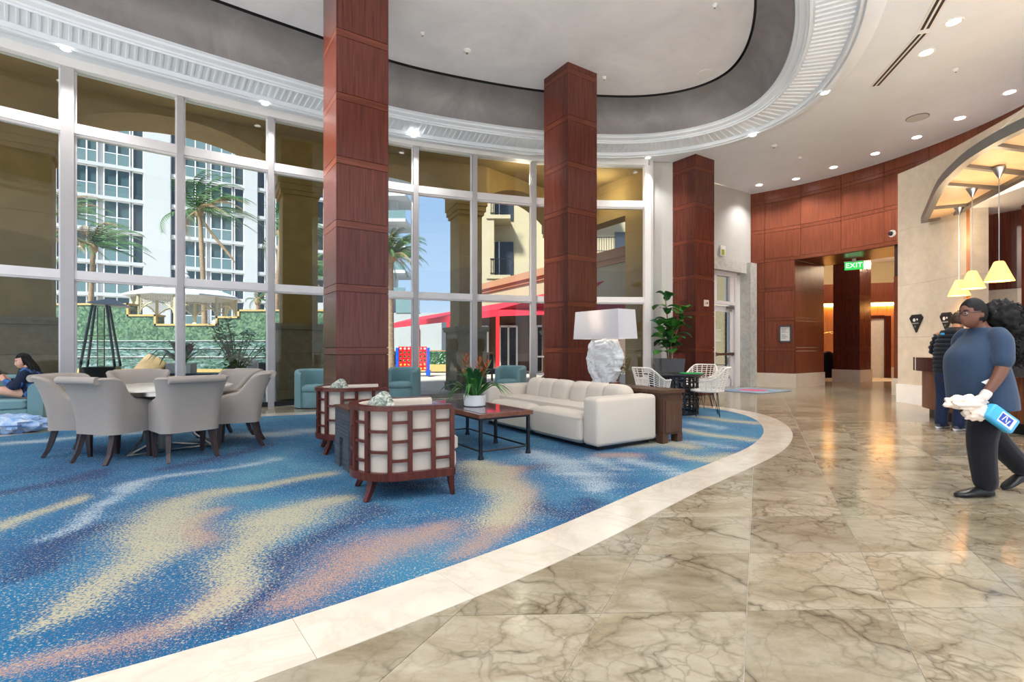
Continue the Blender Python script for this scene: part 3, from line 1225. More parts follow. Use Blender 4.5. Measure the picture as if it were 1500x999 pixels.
def mpstrip(i0, i1, z0, z1, th_, name, mat, parent, inset=0.0):
    P = MP[i0:i1 + 1]
    m = MB()
    secs = []
    for p, q in zip(P, nrm[i0:i1 + 1]):
        a, b = p + q * sgn * inset, p - q * sgn * th_
        secs.append([(a.x, a.y, z0), (b.x, b.y, z0), (b.x, b.y, z1), (a.x, a.y, z1)])
    m.loft(secs)
    return m.build(name, mat, parent, 30)

zc = [0.40, 1.42, 2.55, 3.75, 5.02]
cs = [0, isp // 2, isp]
for z0, z1 in zip(zc[:-1], zc[1:]):
    for c0, c1 in zip(cs[:-1], cs[1:]):
        mpstrip(c0, c1, z0 + 0.0015, z1 - 0.0015, 0.30, 'slab', 'cream_wall', mw)
for c0 in range(isp, 58, 8):
    mpstrip(c0, min(c0 + 8, 60), 3.7515, 5.0185, 0.30, 'slab', 'cream_wall', mw)
p0 = MP[0]
m_ = MB()
m_.box((p0.x + 0.66, p0.y - 0.04, 2.51), (1.20, 0.08, 5.02))
m_.build('end_return', 'cream_wall', mw)
rb = root_struct('baseboard_reception')
mpstrip(0, isp, 0, 0.40, 0.10, 'skirting', 'white', rb, 0.04)
# wood lined reveal and back office
pe = MP[isp]
m_ = MB()
seg_box(m_, tuple(pe - Vector((0.0, 0.0))), (9.12, 9.62), 0, 3.75, 0.0, -0.05)
m_.build('reveal', wood('amber_lit_wood', sr(150, 92, 52), sr(186, 124, 76), 0.35), mw)  # amber light falling on the reveal is put into this lighter wood colour
bo = root_struct('wall_office')
m_ = MB()
seg_box(m_, (9.12, 9.7), (9.75, 8.6), 2.3, 3.75, 0, -0.1)
seg_box(m_, (9.75, 8.6), (9.2, 4.5), 2.3, 3.75, 0, -0.1)
m_.build('upper_panel', 'cherry', bo)
m_ = MB()
seg_box(m_, (9.12, 9.72), (9.77, 8.6), 0, 2.3, 0, -0.1)
seg_box(m_, (9.77, 8.6), (9.22, 4.5), 0, 2.3, 0, -0.1)
m_.build('lower_panel', 'cream_wall', bo)
m_ = MB()
m_.prism([(9.15, 8.95), (9.45, 8.95), (9.45, 8.2), (8.95, 8.2)], 0, 3.75)
m_.build('pier', 'cherry', bo)
m_ = MB()
m_.prism([(8.3, 9.1), (9.9, 9.9), (9.9, 4.5), (7.2, 4.5), (8.05, 7.5)], 3.75, 3.85)
m_.build('office_ceiling', 'white', bo)

# ================================================================== FURNITURE
def shell(mb, path, tops, z0, thick, flare=None, nz=7):
    """upholstered wall that follows a plan path; flare(v, z) pushes it outwards"""
    P = [Vector(p) for p in path]
    nn = normals2(P, False)
    mid = sum(P, Vector((0, 0))) / len(P)
    k = len(P) // 2
    sg = 1 if nn[k].dot(P[k] - mid) > 0 else -1
    secs = []
    n = len(P)
    for i in range(n):
        v = 2 * i / (n - 1) - 1
        h = tops[i] if isinstance(tops, list) else tops(v)
        N = nn[i] * sg
        r = thick / 2
        sec = []
        for q in range(nz + 1):
            z = z0 + (h - r - z0) * q / nz
            o = flare(v, z) if flare else 0
            a = P[i] + N * o
            sec.append((a.x, a.y, z))
        o = flare(v, h) if flare else 0
        for q in range(1, 6):
            t = PI * q / 6
            a = P[i] + N * (o - r + r * math.cos(t))
            sec.append((a.x, a.y, h - r + r * math.sin(t)))
        for q in range(nz, -1, -1):
            z = z0 + (h - r - z0) * q / nz
            o2 = flare(v, z) if flare else 0
            a = P[i] + N * (o2 - thick)
            sec.append((a.x, a.y, z))
        secs.append(sec)
    mb.loft(secs)
    return mb


def ease(a, b, t):
    t = max(0, min(1, t))
    t = t * t * (3 - 2 * t)
    return a + (b - a) * t


def upath(hw, yf, yb, r, n=41):
    pts = [(hw, yf), (hw, yb + r)] + [(hw - r + r * math.cos(a), yb + r - r * math.sin(a)) for a in [PI / 2 * k / 8 for k in range(1, 9)]]
    pts += [(-x, y) for x, y in reversed(pts)]
    return resample([Vector(p) for p in pts], n, False)

# ---- six dining chairs round the pale table
def make_dining_chair(label):
    t = thing('dining_chair', (0, 0, 0), label, 'chair', 'upholstered chairs round the dining table')
    b = MB()

    def tops(v):
        a = abs(v)
        return ease(0.895, 0.66, (a - 0.36) / 0.36) if a < 0.72 else ease(0.66, 0.62, (a - 0.72) / 0.28)

    def flare(v, z):
        w = ease(1, 0, (abs(v) - 0.26) / 0.34)
        s = max(0, (z - 0.34) / 0.56)
        return w * (0.15 * s * s) + 0.012 * s
    shell(b, upath(0.28, 0.25, -0.22, 0.10, 61), tops, 0.30, 0.075, flare, 8)
    b.tube([(-0.262, -0.352, 0.864), (0, -0.366, 0.866), (0.262, -0.352, 0.864)], 0.040, 12)
    b.build('backrest', 'taupe', t, 50)
    MB().rbox((0, 0.02, 0.385), (0.47, 0.48, 0.17), 0.04, 3).build('seat', 'taupe', t, 50)
    for sx in (-1, 1):
        f = [(sx * 0.235, 0.205, 0.31), (sx * 0.235, 0.21, 0.15), (sx * 0.23, 0.215, 0.0)]
        MB().tube(f, [0.027, 0.022, 0.016], 4, sq=True).build('leg', 'dark_leg', t)
        r_ = [(sx * 0.20, -0.150, 0.31), (sx * 0.21, -0.175, 0.2), (sx * 0.22, -0.205, 0.09), (sx * 0.23, -0.255, 0.0)]
        MB().tube(r_, [0.027, 0.024, 0.020, 0.016], 4, sq=True).build('leg', 'dark_leg', t)
    return t

TBL = Vector((-4.12, 5.92))
chs = [((-4.27, 5.34), None, 'taupe upholstered dining chair seen from behind, front left of the round table'),
       ((-3.58, 5.47), None, 'taupe dining chair with its broad back square to the room, front right of the table'),
       ((-3.36, 6.17), (-0.90, -0.42), 'taupe dining chair in side view at the right edge of the round table'),
       ((-3.86, 6.70), (-0.40, -0.85), 'taupe dining chair half hidden at the back right of the round table'),
       ((-4.86, 6.52), (0.62, -0.72), 'taupe dining chair facing the room at the back left of the round table'),
       ((-4.86, 5.66), (1.0, 0.12), 'taupe dining chair at the far left of the table, nearest the teal sofa')]
first = None
for (x, y), fc, lb in chs:
    d = Vector(fc) if fc else TBL - Vector((x, y))
    rz = math.atan2(d.y, d.x) - PI / 2
    if first is None:
        first = make_dining_chair(lb)
        first.location = (x, y, 0.002)
        first.rotation_euler.z = rz
    else:
        dup(first, (x, y, 0.002), rz, lb)

t = thing('dining_table', (TBL.x, TBL.y, 0.002), 'round pale stone topped dining table on a splayed metal base', 'table')
MB().lathe([(0.66, 0), (0.70, 0.008), (0.70, 0.028), (0.66, 0.036)], 48).build('tabletop', 'tabletop', t, 40, (0, 0, 0.714))
MB().lathe([(0.42, 0.60), (0.50, 0.66), (0.50, 0.715)], 32).build('apron', 'steel', t, 40)
MB().lathe([(0.07, 0.0), (0.07, 0.60)], 16).build('column', 'greymetal', t, 40)
for k in range(3):
    a = 2 * PI * k / 3 + 0.35
    c, s = math.cos(a), math.sin(a)
    MB().tube([(c * 0.40, s * 0.40, 0.61), (c * 0.24, s * 0.24, 0.35), (c * 0.30, s * 0.30, 0.16), (c * 0.48, s * 0.48, 0.012)], 0.014, 6).build('brace', 'steel', t, 40)
    a2 = a + 2 * PI / 3
    MB().tube([(c * 0.48, s * 0.48, 0.012), (math.cos(a2) * 0.48, math.sin(a2) * 0.48, 0.012)], 0.012, 6).build('floor_bar', 'steel', t, 40)
bowl = MB()
bowl.lathe([(0.10, 0.0), (0.15, 0.015), (0.185, 0.05), (0.175, 0.075), (0.155, 0.08), (0.15, 0.07), (0.165, 0.05), (0.13, 0.022), (0.0, 0.02)], 40)
bwl = NT('swirled_glass')
bwl.set(rough=0.08, spec=0.9)
bwl.color(bwl.ramp(bwl.noise(bwl.coords((3, 3, 14)), 2.2, 4, 0.6, 1.5), [(0.3, sr(64, 150, 160)), (0.5, sr(214, 236, 236)), (0.62, sr(98, 120, 112)), (0.8, sr(120, 196, 200))]))
ob = bowl.build('glass_bowl', bwl.m, None, 50, (TBL.x + 0.02, TBL.y + 0.12, 0.753))
tag(ob, 'low swirled turquoise glass bowl on the round dining table', 'bowl')

# ---- two barrel chairs with a mahogany lattice back
def make_barrel_chair(label):
    t = thing('lattice_armchair', (0, 0, 0), label, 'armchair', 'lattice backed barrel armchairs')
    R, yc, yf = 0.345, -0.06, 0.33
    pts = [Vector((R, yf)), Vector((R, yc))] + [Vector((R * math.cos(a), yc - R * math.sin(a))) for a in [PI * k / 24 for k in range(1, 24)]] + [Vector((-R, yc)), Vector((-R, yf))]
    PA = resample(pts, 61, False)
    nn = normals2(PA, False)
    sg = 1 if nn[30].y < 0 else -1
    OUT = [q * sg for q in nn]

    def rail(z0, z1, o0, o1):
        m = MB()
        m.loft([[(*(p + q * o0), z0), (*(p + q * o1), z0), (*(p + q * o1), z1), (*(p + q * o0), z1)] for p, q in zip(PA, OUT)])
        return m
    rail(0.165, 0.225, -0.03, 0.022).build('base_rail', 'mahogany', t, 40)
    rail(0.705, 0.742, -0.05, 0.028).build('top_rail', 'mahogany', t, 40)
    fm = MB().box((0, yf + 0.01, 0.195), (2 * R, 0.04, 0.06))
    fm.build('front_rail', 'mahogany', t)
    ns = 11
    idx = [round(60 * k / ns) for k in range(ns + 1)]
    for k, i in enumerate(idx):
        p, q = PA[i], OUT[i]
        d = Vector((-q.y, q.x))
        w = 0.017
        pl = [p + d * w - q * 0.012, p + d * w + q * 0.016, p - d * w + q * 0.016, p - d * w - q * 0.012]
        MB().prism([tuple(x) for x in pl], 0.215, 0.71).build('stile', 'mahogany', t)
    H0, H1 = 0.225, 0.705
    for k in range(ns):
        a, b = idx[k], idx[k + 1]
        fr_ = [1 / 3, 2 / 3] if k % 2 else [0.19, 0.50, 0.81]
        for f in fr_:
            z = H0 + (H1 - H0) * f
            m = MB()
            m.loft([[(*(PA[i] - OUT[i] * 0.008), z - 0.011), (*(PA[i] + OUT[i] * 0.010), z - 0.011), (*(PA[i] + OUT[i] * 0.010), z + 0.011), (*(PA[i] - OUT[i] * 0.008), z + 0.011)] for i in range(a, b + 1)])
            m.build('lattice_bar', 'mahogany', t)
    sh = MB()
    inner = [tuple(p - q * 0.022) for p, q in zip(PA, OUT)]
    shell(sh, inner, lambda v: 0.738, 0.225, 0.062)
    sh.build('upholstery', 'cream_fab', t, 50)
    MB().rbox((0, 0.10, 0.275), (0.52, 0.60, 0.14), 0.03, 3).build('seat_base', 'cream_fab', t, 50)
    MB().rbox((0, 0.11, 0.405), (0.50, 0.62, 0.12), 0.035, 3, bulge=0.012).build('seat_cushion', 'cream_fab', t, 50)
    for sx in (-1, 1):
        MB().tube([(sx * 0.315, 0.325, 0.20), (sx * 0.315, 0.33, 0.10), (sx * 0.315, 0.345, 0.0)], [0.026, 0.022, 0.015], 4, sq=True).build('leg', 'mahogany', t)
        MB().tube([(sx * 0.20, -0.27, 0.20), (sx * 0.215, -0.29, 0.10), (sx * 0.25, -0.335, 0.0)], [0.028, 0.024, 0.016], 4, sq=True).build('leg', 'mahogany', t)
    return t

rzk = math.atan2(0.415, 0.91) - PI / 2
K1 = make_barrel_chair('barrel armchair with cream panels behind a mahogany lattice, front one of the pair')
K1.location = (-0.93, 4.22, 0.002)
K1.rotation_euler.z = rzk
K2 = dup(K1, (-1.88, 5.92, 0.002), rzk, 'barrel armchair with mahogany lattice back standing nearer the big pillar')
pil = NT('grey_green_print')
pil.set(rough=0.9)
pil.color(pil.ramp(pil.noise(pil.coords(), 16, 3, 0.6, 1.5), [(0.38, sr(214, 212, 202)), (0.5, sr(150, 158, 148)), (0.62, sr(84, 104, 98))]))


def pillow(loc, size, rot, mat, label, group=None):
    m = MB()
    m.ball((0, 0, 0), (size / 2, size / 2, 0.075), 24, 12, lambda d: min(1.42, 1 / max(abs(d.x), abs(d.y), 0.4) ** 0.95))
    o = m.build('throw_pillow', mat, None, True)
    o.location = loc
    o.rotation_euler = rot
    return tag(o, label, 'pillow', group)

f24 = Vector((0.91, 0.415, 0))
for c, lb in ((K1, 'grey green printed pillow inside the front lattice armchair'), (K2, 'grey green printed pillow inside the rear lattice armchair')):
    p = c.location + Vector((-0.17 * f24.x - 0.05, -0.17 * f24.y + 0.10, 0.60))
    pillow(p, 0.33, (PI / 2 - 0.35, 0.8, math.atan2(0.415, 0.91) - PI / 2), pil.m, lb, 'printed pillows in the lattice armchairs')

# ---- grooved side table between them
t = thing('side_table', (-1.56, 4.76, 0.002), 'dark grey grooved side table with a slot between the lattice armchairs', 'side table', None, math.atan2(0.8313, -0.5557))
gp_ = MB()
for k in range(8):                                # local x runs away from the room's centre line
    z0 = 0.30 + k * 0.036
    gp_.box((0.25, -0.26, z0 + 0.017), (0.50, 0.52, 0.032))
gp_.box((0.25, -0.26, 0.44), (0.488, 0.508, 0.29))
gp_.build('grooved_body', 'charcoal', t)
for k, x in enumerate((0.10, 0.41)):
    lg = MB().box((x, -0.26, 0.15), (0.20 if k == 0 else 0.18, 0.52, 0.30))
    for q in range(5):
        lg.box((x, -0.26, 0.02 + q * 0.055), (0.207 if k == 0 else 0.187, 0.527, 0.045))
    lg.build('leg', 'charcoal', t)
MB().box((0.25, -0.26, 0.597), (0.52, 0.54, 0.02)).build('tabletop', 'console', t)
MB().box((0.245, -0.28, 0.2), (0.13, 0.48, 0.28)).build('recess', 'black', t)

# ---- coffee table
t = thing('coffee_table', (-0.335, 5.32, 0.002), 'long low coffee table with polished dark top and black iron frame', 'coffee table', None, ANG_A)
MB().box((0.31, 0.72, 0.465), (0.70, 1.52, 0.045)).build('tabletop', 'table_wood', t)
MB().box((0.31, 0.72, 0.489), (0.58, 1.40, 0.004)).build('glass_inset', 'darkglass', t)
for x in (0.0, 0.62):
    for y in (0.0, 0.70, 1.44):
        m = MB().box((x, y, 0.22), (0.032, 0.032, 0.44))
        m.lathe([(0.034, 0), (0.03, 0.02), (0.02, 0.06)], 8, (x, y, 0))
        m.build('leg', 'blackmetal', t)
    MB().tube([(x, 0, 0.085), (x, 1.44, 0.085)], 0.011, 6).build('stretcher', 'blackmetal', t, True)
    MB().box((x, 0.72, 0.43), (0.03, 1.47, 0.025)).build('top_rail', 'blackmetal', t)
for y in (0.0, 1.44):
    MB().tube([(0, y, 0.085), (0.62, y, 0.085)], 0.011, 6).build('stretcher', 'blackmetal', t, True)
    MB().box((0.31, y, 0.43), (0.64, 0.03, 0.025)).build('top_rail', 'blackmetal', t)


def leaf_mesh(pts, wid, fold=0.25, side=None):
    """a strip leaf along a curved spine: two columns folded along the midrib"""
    m = MB()
    P = [Vector(p) for p in pts]
    n = len(P)
    vs = []
    for i in range(n):
        d = (P[min(i + 1, n - 1)] - P[max(i - 1, 0)]).normalized()
        a = d.cross(Vector((0, 0, 1))) if side is None else Vector(side)
        if a.length < 1e-3:
            a = Vector((1, 0, 0))
        a.normalize()
        up = a.cross(d).normalized()
        w = wid(i / (n - 1))
        vs += [P[i] + a * w + up * w * fold, P[i], P[i] - a * w + up * w * fold]
    fs = []
    for i in range(n - 1):
        for k in range(2):
            q = i * 3 + k
            fs.append((q, q + 1, q + 4, q + 3))
    m.add(vs, fs)
    return m


def arch_leaf(az, reach, rise, droop, w, n=8, tip=0.15):
    pts = []
    for i in range(n):
        u = i / (n - 1)
        r = reach * (0.05 + 0.95 * u)
        z = rise * math.sin(min(1, u * 1.25) * PI / 2) - droop * max(0, u - 0.35) ** 2 / 0.42
        pts.append((r * math.cos(az), r * math.sin(az), z))
    return leaf_mesh(pts, lambda u: w * (0.45 + 1.0 * math.sin(PI * (0.12 + 0.80 * u))) * (1 - u ** 4 * (1 - tip)))


def bromeliad(loc, label, spikes, pot, sc=1.0, nleaf=34, redmat=None, rseed=3):
    rnd = random.Random(rseed)
    t = thing('potted_bromeliad', loc, label, 'plant')
    pot(t)
    h = t.get('pot_h', 0.13)
    for k in range(nleaf):
        inner = k < nleaf * 0.45
        az = k * 2.399 + rnd.uniform(-.2, .2)
        rc = (0.17 if inner else 0.40) * sc * rnd.uniform(.8, 1.25)
        ri = (0.29 if inner else 0.19) * sc * rnd.uniform(.8, 1.2)
        dr = (0.02 if inner else 0.16) * sc * rnd.uniform(.5, 1.4)
        o = arch_leaf(az, rc, ri, dr, (0.028 if inner else 0.014) * sc).build('leaf', 'leaf2' if k % 3 else 'leaf', t, True)
        o.location = (t.get('px', 0) + 0.02 * math.cos(az), 0.02 * math.sin(az), h)
    for (sx, sy, hz, lean) in spikes:
        st = MB().tube([(sx * .3, sy * .3, h), (sx, sy, h + hz * .6), (sx + lean, sy, h + hz)], [0.012, 0.009, 0.006], 6)
        st.build('flower_stem', 'leaf', t, True)
        fm = MB()
        for q in range(22):
            az = q * 2.4
            u = q / 22
            z = h + hz * (0.52 + 0.48 * u)
            L = (0.075 - 0.035 * u) * sc
            bx, by = sx + lean * max(0, (u - .2)), sy
            lm = leaf_mesh([(bx, by, z), (bx + L * .6 * math.cos(az), by + L * .6 * math.sin(az), z + L * .35), (bx + L * math.cos(az), by + L * math.sin(az), z + L * 1.0)],
                           lambda u_: 0.011 * sc * (1 - u_ * .85))
            fm.add(lm.v, lm.f)
        fm.build('flower_spike', redmat, t, True)
    return t

M['orange_fl'] = plain('rusty_orange_bract', sr(190, 78, 48), 0.5, var=0.3, scale=20)
M['pink_fl'] = plain('red_pink_bract', sr(222, 70, 86), 0.5, var=0.25, scale=20)


def round_pot(t):
    MB().lathe([(0.115, 0), (0.13, 0.01), (0.135, 0.12), (0.135, 0.135), (0.12, 0.135), (0.118, 0.11), (0, 0.11)], 32).build('pot', 'white_pot', t, 40)
    t['pot_h'] = 0.11

cen = Vector((-0.335, 5.32, 0)) + AX * 0.30 + BX * 0.66
bromeliad((cen.x, cen.y, 0.4935), 'bromeliad with orange flower spikes in a round white pot on the coffee table',
          [(-0.10, 0.02, 0.52, -0.01), (0.04, 0.05, 0.48, 0.03), (0.10, -0.05, 0.44, 0.10)], round_pot, 1.05, 40, 'orange_fl', 5)

# ---- ivory sofa, local x = depth, y = length
SOFA = (0.98, 5.66, 0.002)
t = thing('sofa', SOFA, 'long low ivory sofa with channelled back cushions beside the coffee table', 'sofa', None, ANG_A)
MB().rbox((0.50, 0.14, 0.335), (1.0, 0.27, 0.56), 0.05, 4).build('arm', 'sofa', t, 50)
MB().rbox((0.50, 2.55, 0.335), (1.0, 0.27, 0.56), 0.05, 4).build('arm', 'sofa', t, 50)
for y0 in (0.28, 1.35):
    m = MB()
    m.rbox((0.40, y0 + 0.53, 0.225), (0.84, 1.06, 0.36), 0.09, 5, bulge=0.02)
    m.build('seat_module', 'sofa', t, 50)
    m = MB()
    rot = Matrix.Translation((0.80, 0, 0.52)) @ Matrix.Rotation(0.20, 4, 'Y')
    for q in range(3):
        m.rbox((0, y0 + 0.215 + q * 0.315, 0.0), (0.30, 0.43, 0.40), 0.13, 6, mat=rot)
    m.build('back_cushion', 'sofa', t, 55)
MB().box((0.55, 1.34, 0.30), (0.7, 2.3, 0.3)).build('frame', 'sofa', t)
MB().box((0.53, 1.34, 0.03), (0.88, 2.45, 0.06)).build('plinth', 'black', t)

# ---- console behind the sofa
CON = Vector((1.87, 6.18, 0.002))
t = thing('console_table', CON, 'brown wooden console table standing behind the ivory sofa', 'console table', None, ANG_A)
MB().box((0.19, 1.0, 0.645), (0.40, 2.06, 0.04)).build('tabletop', 'console', t)
m = MB().box((0.19, 1.0, 0.365), (0.36, 2.0, 0.52))
m.build('carcass', 'console', t)
MB().box((0.19, 0.0, 0.335), (0.29, 0.02, 0.40)).build('end_panel', 'console', t)
for x in (0.05, 0.33):
    for y in (0.05, 1.95):
        MB().box((x, y, 0.055), (0.10, 0.10, 0.11)).build('foot', 'console', t)

# ---- coral lamp
LP = CON + AX * 0.17 + BX * 1.20
t = thing('table_lamp', (LP.x, LP.y, 0.669), 'white coral slab lamp with a pale rectangular shade on the console', 'lamp', None, ANG_A + PI / 2)
MB().box((0, 0, 0.02), (0.34, 0.17, 0.04)).build('base', 'white_pot', t)
MB().box((-0.20, 0.0, 0.018), (0.10, 0.14, 0.036)).build('wooden_foot', 'table_wood', t)
hs = [(0.035, 0.22), (0.10, 0.27), (0.18, 0.335), (0.27, 0.385), (0.36, 0.41), (0.45, 0.395), (0.53, 0.36), (0.60, 0.31), (0.645, 0.26)]
bm_ = MB()
secs = []
for z, w in spline([Vector(q) for q in hs], 30):
    ring_ = []
    for k in range(56):
        a = 2 * PI * k / 56
        c_, s_ = math.cos(a), math.sin(a)
        x = w * 0.84 * abs(c_) ** 0.6 * (1 if c_ > 0 else -1)
        y = 0.085 * abs(s_) ** 0.6 * (1 if s_ > 0 else -1)
        nz = noise.noise((x * 9, y * 9 + 3, z * 9)) * 0.028 + noise.noise((x * 26, y * 26, z * 26)) * 0.018
        ring_.append((x * (1 + nz * 1.8) + (-0.03 if c_ < 0 and 0.2 < z < 0.42 else 0) * noise.noise((z * 11, 0, 1)) * 2, y * (1 + nz * 12), z))
    secs.append(ring_)
bm_.loft(secs)
bm_.build('coral_body', 'coral', t, False)
MB().tube([(0, 0, 0.63), (0, 0, 0.72)], 0.03, 8).build('neck', 'steel', t, True)
sh = MB()
z0, z1 = 0.655, 1.065
wx0, wy0, wx1, wy1 = 0.47, 0.185, 0.44, 0.17
r0 = [(-wx0, -wy0), (wx0, -wy0), (wx0, wy0), (-wx0, wy0)]
r1 = [(-wx1, -wy1), (wx1, -wy1), (wx1, wy1), (-wx1, wy1)]
th_ = 0.008
sh.loft([[(x * s, y * s, z) for x, y in r] for r, z, s in ((r0, z0, 0.985), (r0, z0, 1), (r1, z1, 1), (r1, z1, 0.985), (r0, z0 + .001, 0.98))], True, False)
shade_m = NT('lit_shade')
shade_m.n.remove(shade_m.b)
df = shade_m.node('ShaderNodeBsdfDiffuse')
df.inputs[0].default_value = (*sr(206, 208, 214), 1)
tl = shade_m.node('ShaderNodeBsdfTranslucent')
tl.inputs[0].default_value = (*sr(220, 212, 204), 1)
mx = shade_m.node('ShaderNodeMixShader')
mx.inputs[0].default_value = 0.25
shade_m.link(df.outputs[0], mx.inputs[1])
shade_m.link(tl.outputs[0], mx.inputs[2])
shade_m.link(mx.outputs[0], shade_m.out.inputs[0])
sh.build('lamp_shade', shade_m.m, t)
MB().ball((-0.0, 0, 0.86), (0.035, 0.035, 0.05), 12, 8).build('bulb', emissive('bulb_glow', (1, 0.85, 0.65), 4), t, True)
pd = bpy.data.lights.new('bulb_light', 'POINT')
pd.energy = 5
pd.shadow_soft_size = 0.05
pd.color = (1, 0.86, 0.7)
pl_ = bpy.data.objects.new('bulb_light', pd)
COL.objects.link(pl_)
pl_.parent = t
pl_.location = (0, 0, 0.95)

# ---- teal tub chairs by the glass and the teal sofa
def make_tub(label):
    t = thing('tub_chair', (0, 0, 0), label, 'armchair', 'teal tub chairs along the glass')
    R = 0.375
    pth = [(R * math.sin(a), -R * math.cos(a) * 0.98) for a in [-2.25 + 4.5 * k / 40 for k in range(41)]]
    m = MB()
    shell(m, pth, lambda v: ease(0.765, 0.70, (abs(v) - 0.45) / 0.55), 0.02, 0.10, lambda v, z: 0.0)
    m.build('tub_back', 'teal', t, 50)
    m = MB()
    m.lathe([(0.325, 0.02), (0.33, 0.04), (0.33, 0.31), (0.32, 0.325), (0.0, 0.325)], 36)
    o = m.build('seat_base', 'teal', t, 50)
    m = MB()
    m.lathe([(0.0, 0.325), (0.30, 0.326), (0.325, 0.345), (0.33, 0.38), (0.325, 0.42), (0.29, 0.445), (0.0, 0.455)], 36)
    o = m.build('seat_cushion', 'teal', t, 50)
    o.location.y = 0.03
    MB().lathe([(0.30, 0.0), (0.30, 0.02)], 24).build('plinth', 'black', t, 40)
    return t
TC = make_tub('teal tub chair to the left of the big pillar, in front of the stone column')
TC.location = (-3.98, 10.05, 0)
TC.rotation_euler.z = math.atan2(-0.80, 0.45) - PI / 2
dup(TC, (-2.40, 11.02, 0), math.atan2(-0.8, -0.12) - PI / 2, 'teal tub chair to the right of the big pillar by the glass')
dup(TC, (-0.03, 11.88, 0), math.atan2(-0.8, -0.25) - PI / 2, 'teal tub chair half hidden behind the bromeliad and the ivory sofa')

SD = Vector((-0.78, -0.626, 0))                   # along the teal sofa, away from its right end
SN = Vector((0.626, -0.78, 0))                    # the way it faces
SO = Vector((-7.08, 7.52, 0))
t = thing('teal_sofa', SO, 'teal upholstered sofa with rounded arms where a woman sits by the window', 'sofa', None, math.atan2(SN.y, SN.x) - PI / 2)
m = MB()
hp = [(0.0, 0.0), (0.0, -0.55)] + [(-0.16 + 0.16 * math.cos(a), -0.55 - 0.16 * math.sin(a)) for a in [PI / 2 * k / 6 for k in range(1, 7)]] + [(-0.5, -0.71), (-1.2, -0.71), (-1.84, -0.71)] + \
     [(-1.84 - 0.16 * math.sin(a), -0.55 - 0.16 * math.cos(a)) for a in [PI / 2 * k / 6 for k in range(1, 7)]] + [(-2.0, 0.0)]
hp = resample([Vector((-p[0], p[1])) for p in hp], 61, False)
shell(m, hp, lambda v: ease(0.78, 0.66, (abs(v) - 0.45) / 0.3), 0.03, 0.17)
m.build('back_and_arms', 'teal', t, 50)
MB().rbox((1.0, -0.30, 0.16), (1.68, 0.60, 0.26), 0.03, 3).build('seat_base', 'teal', t, 50)
MB().rbox((1.0, -0.30, 0.355), (1.66, 0.62, 0.14), 0.045, 4, bulge=0.01).build('seat_cushion', 'teal', t, 50)
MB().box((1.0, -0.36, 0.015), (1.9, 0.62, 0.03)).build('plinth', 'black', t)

bagm = NT('crumpled_pale_blue')
bagm.set(rough=0.6)
bagm.color(bagm.ramp(bagm.noise(bagm.coords(), 7, 4, 0.6, 1.0), [(0.35, sr(112, 160, 214)), (0.55, sr(176, 200, 232)), (0.7, sr(226, 232, 238))]))
m = MB()
m.ball((0, 0, 0.115), (0.40, 0.27, 0.13), 40, 22, lambda d: 1 + 0.34 * noise.noise(d * 2.6) + 0.14 * noise.noise(d * 7))
m.v = [(x, y, max(z, 0.004)) for x, y, z in m.v]
o = m.build('cloth_bag', bagm.m, None, True, (-7.02, 7.05, 0))
tag(o, 'crumpled pale blue and white cloth bag on the floor before the teal sofa', 'bag')

# ---- black lattice table with white rattan chairs
t = thing('lattice_table', (2.97, 9.18, 0.002), 'round black lattice drum table with a dark top near the fig', 'table')
MB().lathe([(0.0, 0.69), (0.52, 0.69), (0.53, 0.70), (0.53, 0.715), (0.52, 0.72), (0, 0.72)], 40).build('tabletop', 'blackmetal', t, 40)
rnd = random.Random(4)
NV = 26
lt = MB()
for k in range(NV):
    a = 2 * PI * k / NV
    lt.box((0, 0, 0), (0.022, 0.03, 0.66), mat=Matrix.Rotation(a, 4, 'Z') @ Matrix.Translation((0.43, 0, 0.36)))
    for q in range(7):
        z = 0.07 + 0.09 * q + rnd.uniform(0, 0.07)
        a2 = a + PI / NV
        lt.box((0, 0, 0), (0.02, 2 * 0.43 * math.sin(PI / NV), 0.02), mat=Matrix.Rotation(a2, 4, 'Z') @ Matrix.Translation((0.43, 0, z)))
lt.build('lattice_drum', 'blackmetal', t)['kind'] = 'stuff'
for z in (0.02, 0.68):
    MB().lathe([(0.41, z - .015), (0.445, z - .015), (0.445, z + .015), (0.41, z + .015)], 36, caps=False).build('hoop', 'blackmetal', t)
gp2 = MB().lathe([(0.0, 0), (0.20, 0), (0.205, 0.004), (0.205, 0.014), (0.0, 0.014)], 28)
o = gp2.build('tray', plain('green_tray', sr(40, 170, 90), 0.3), None, 40, (3.28, 9.12, 0.723))
tag(o, 'small green tray lying on the black lattice table', 'tray')


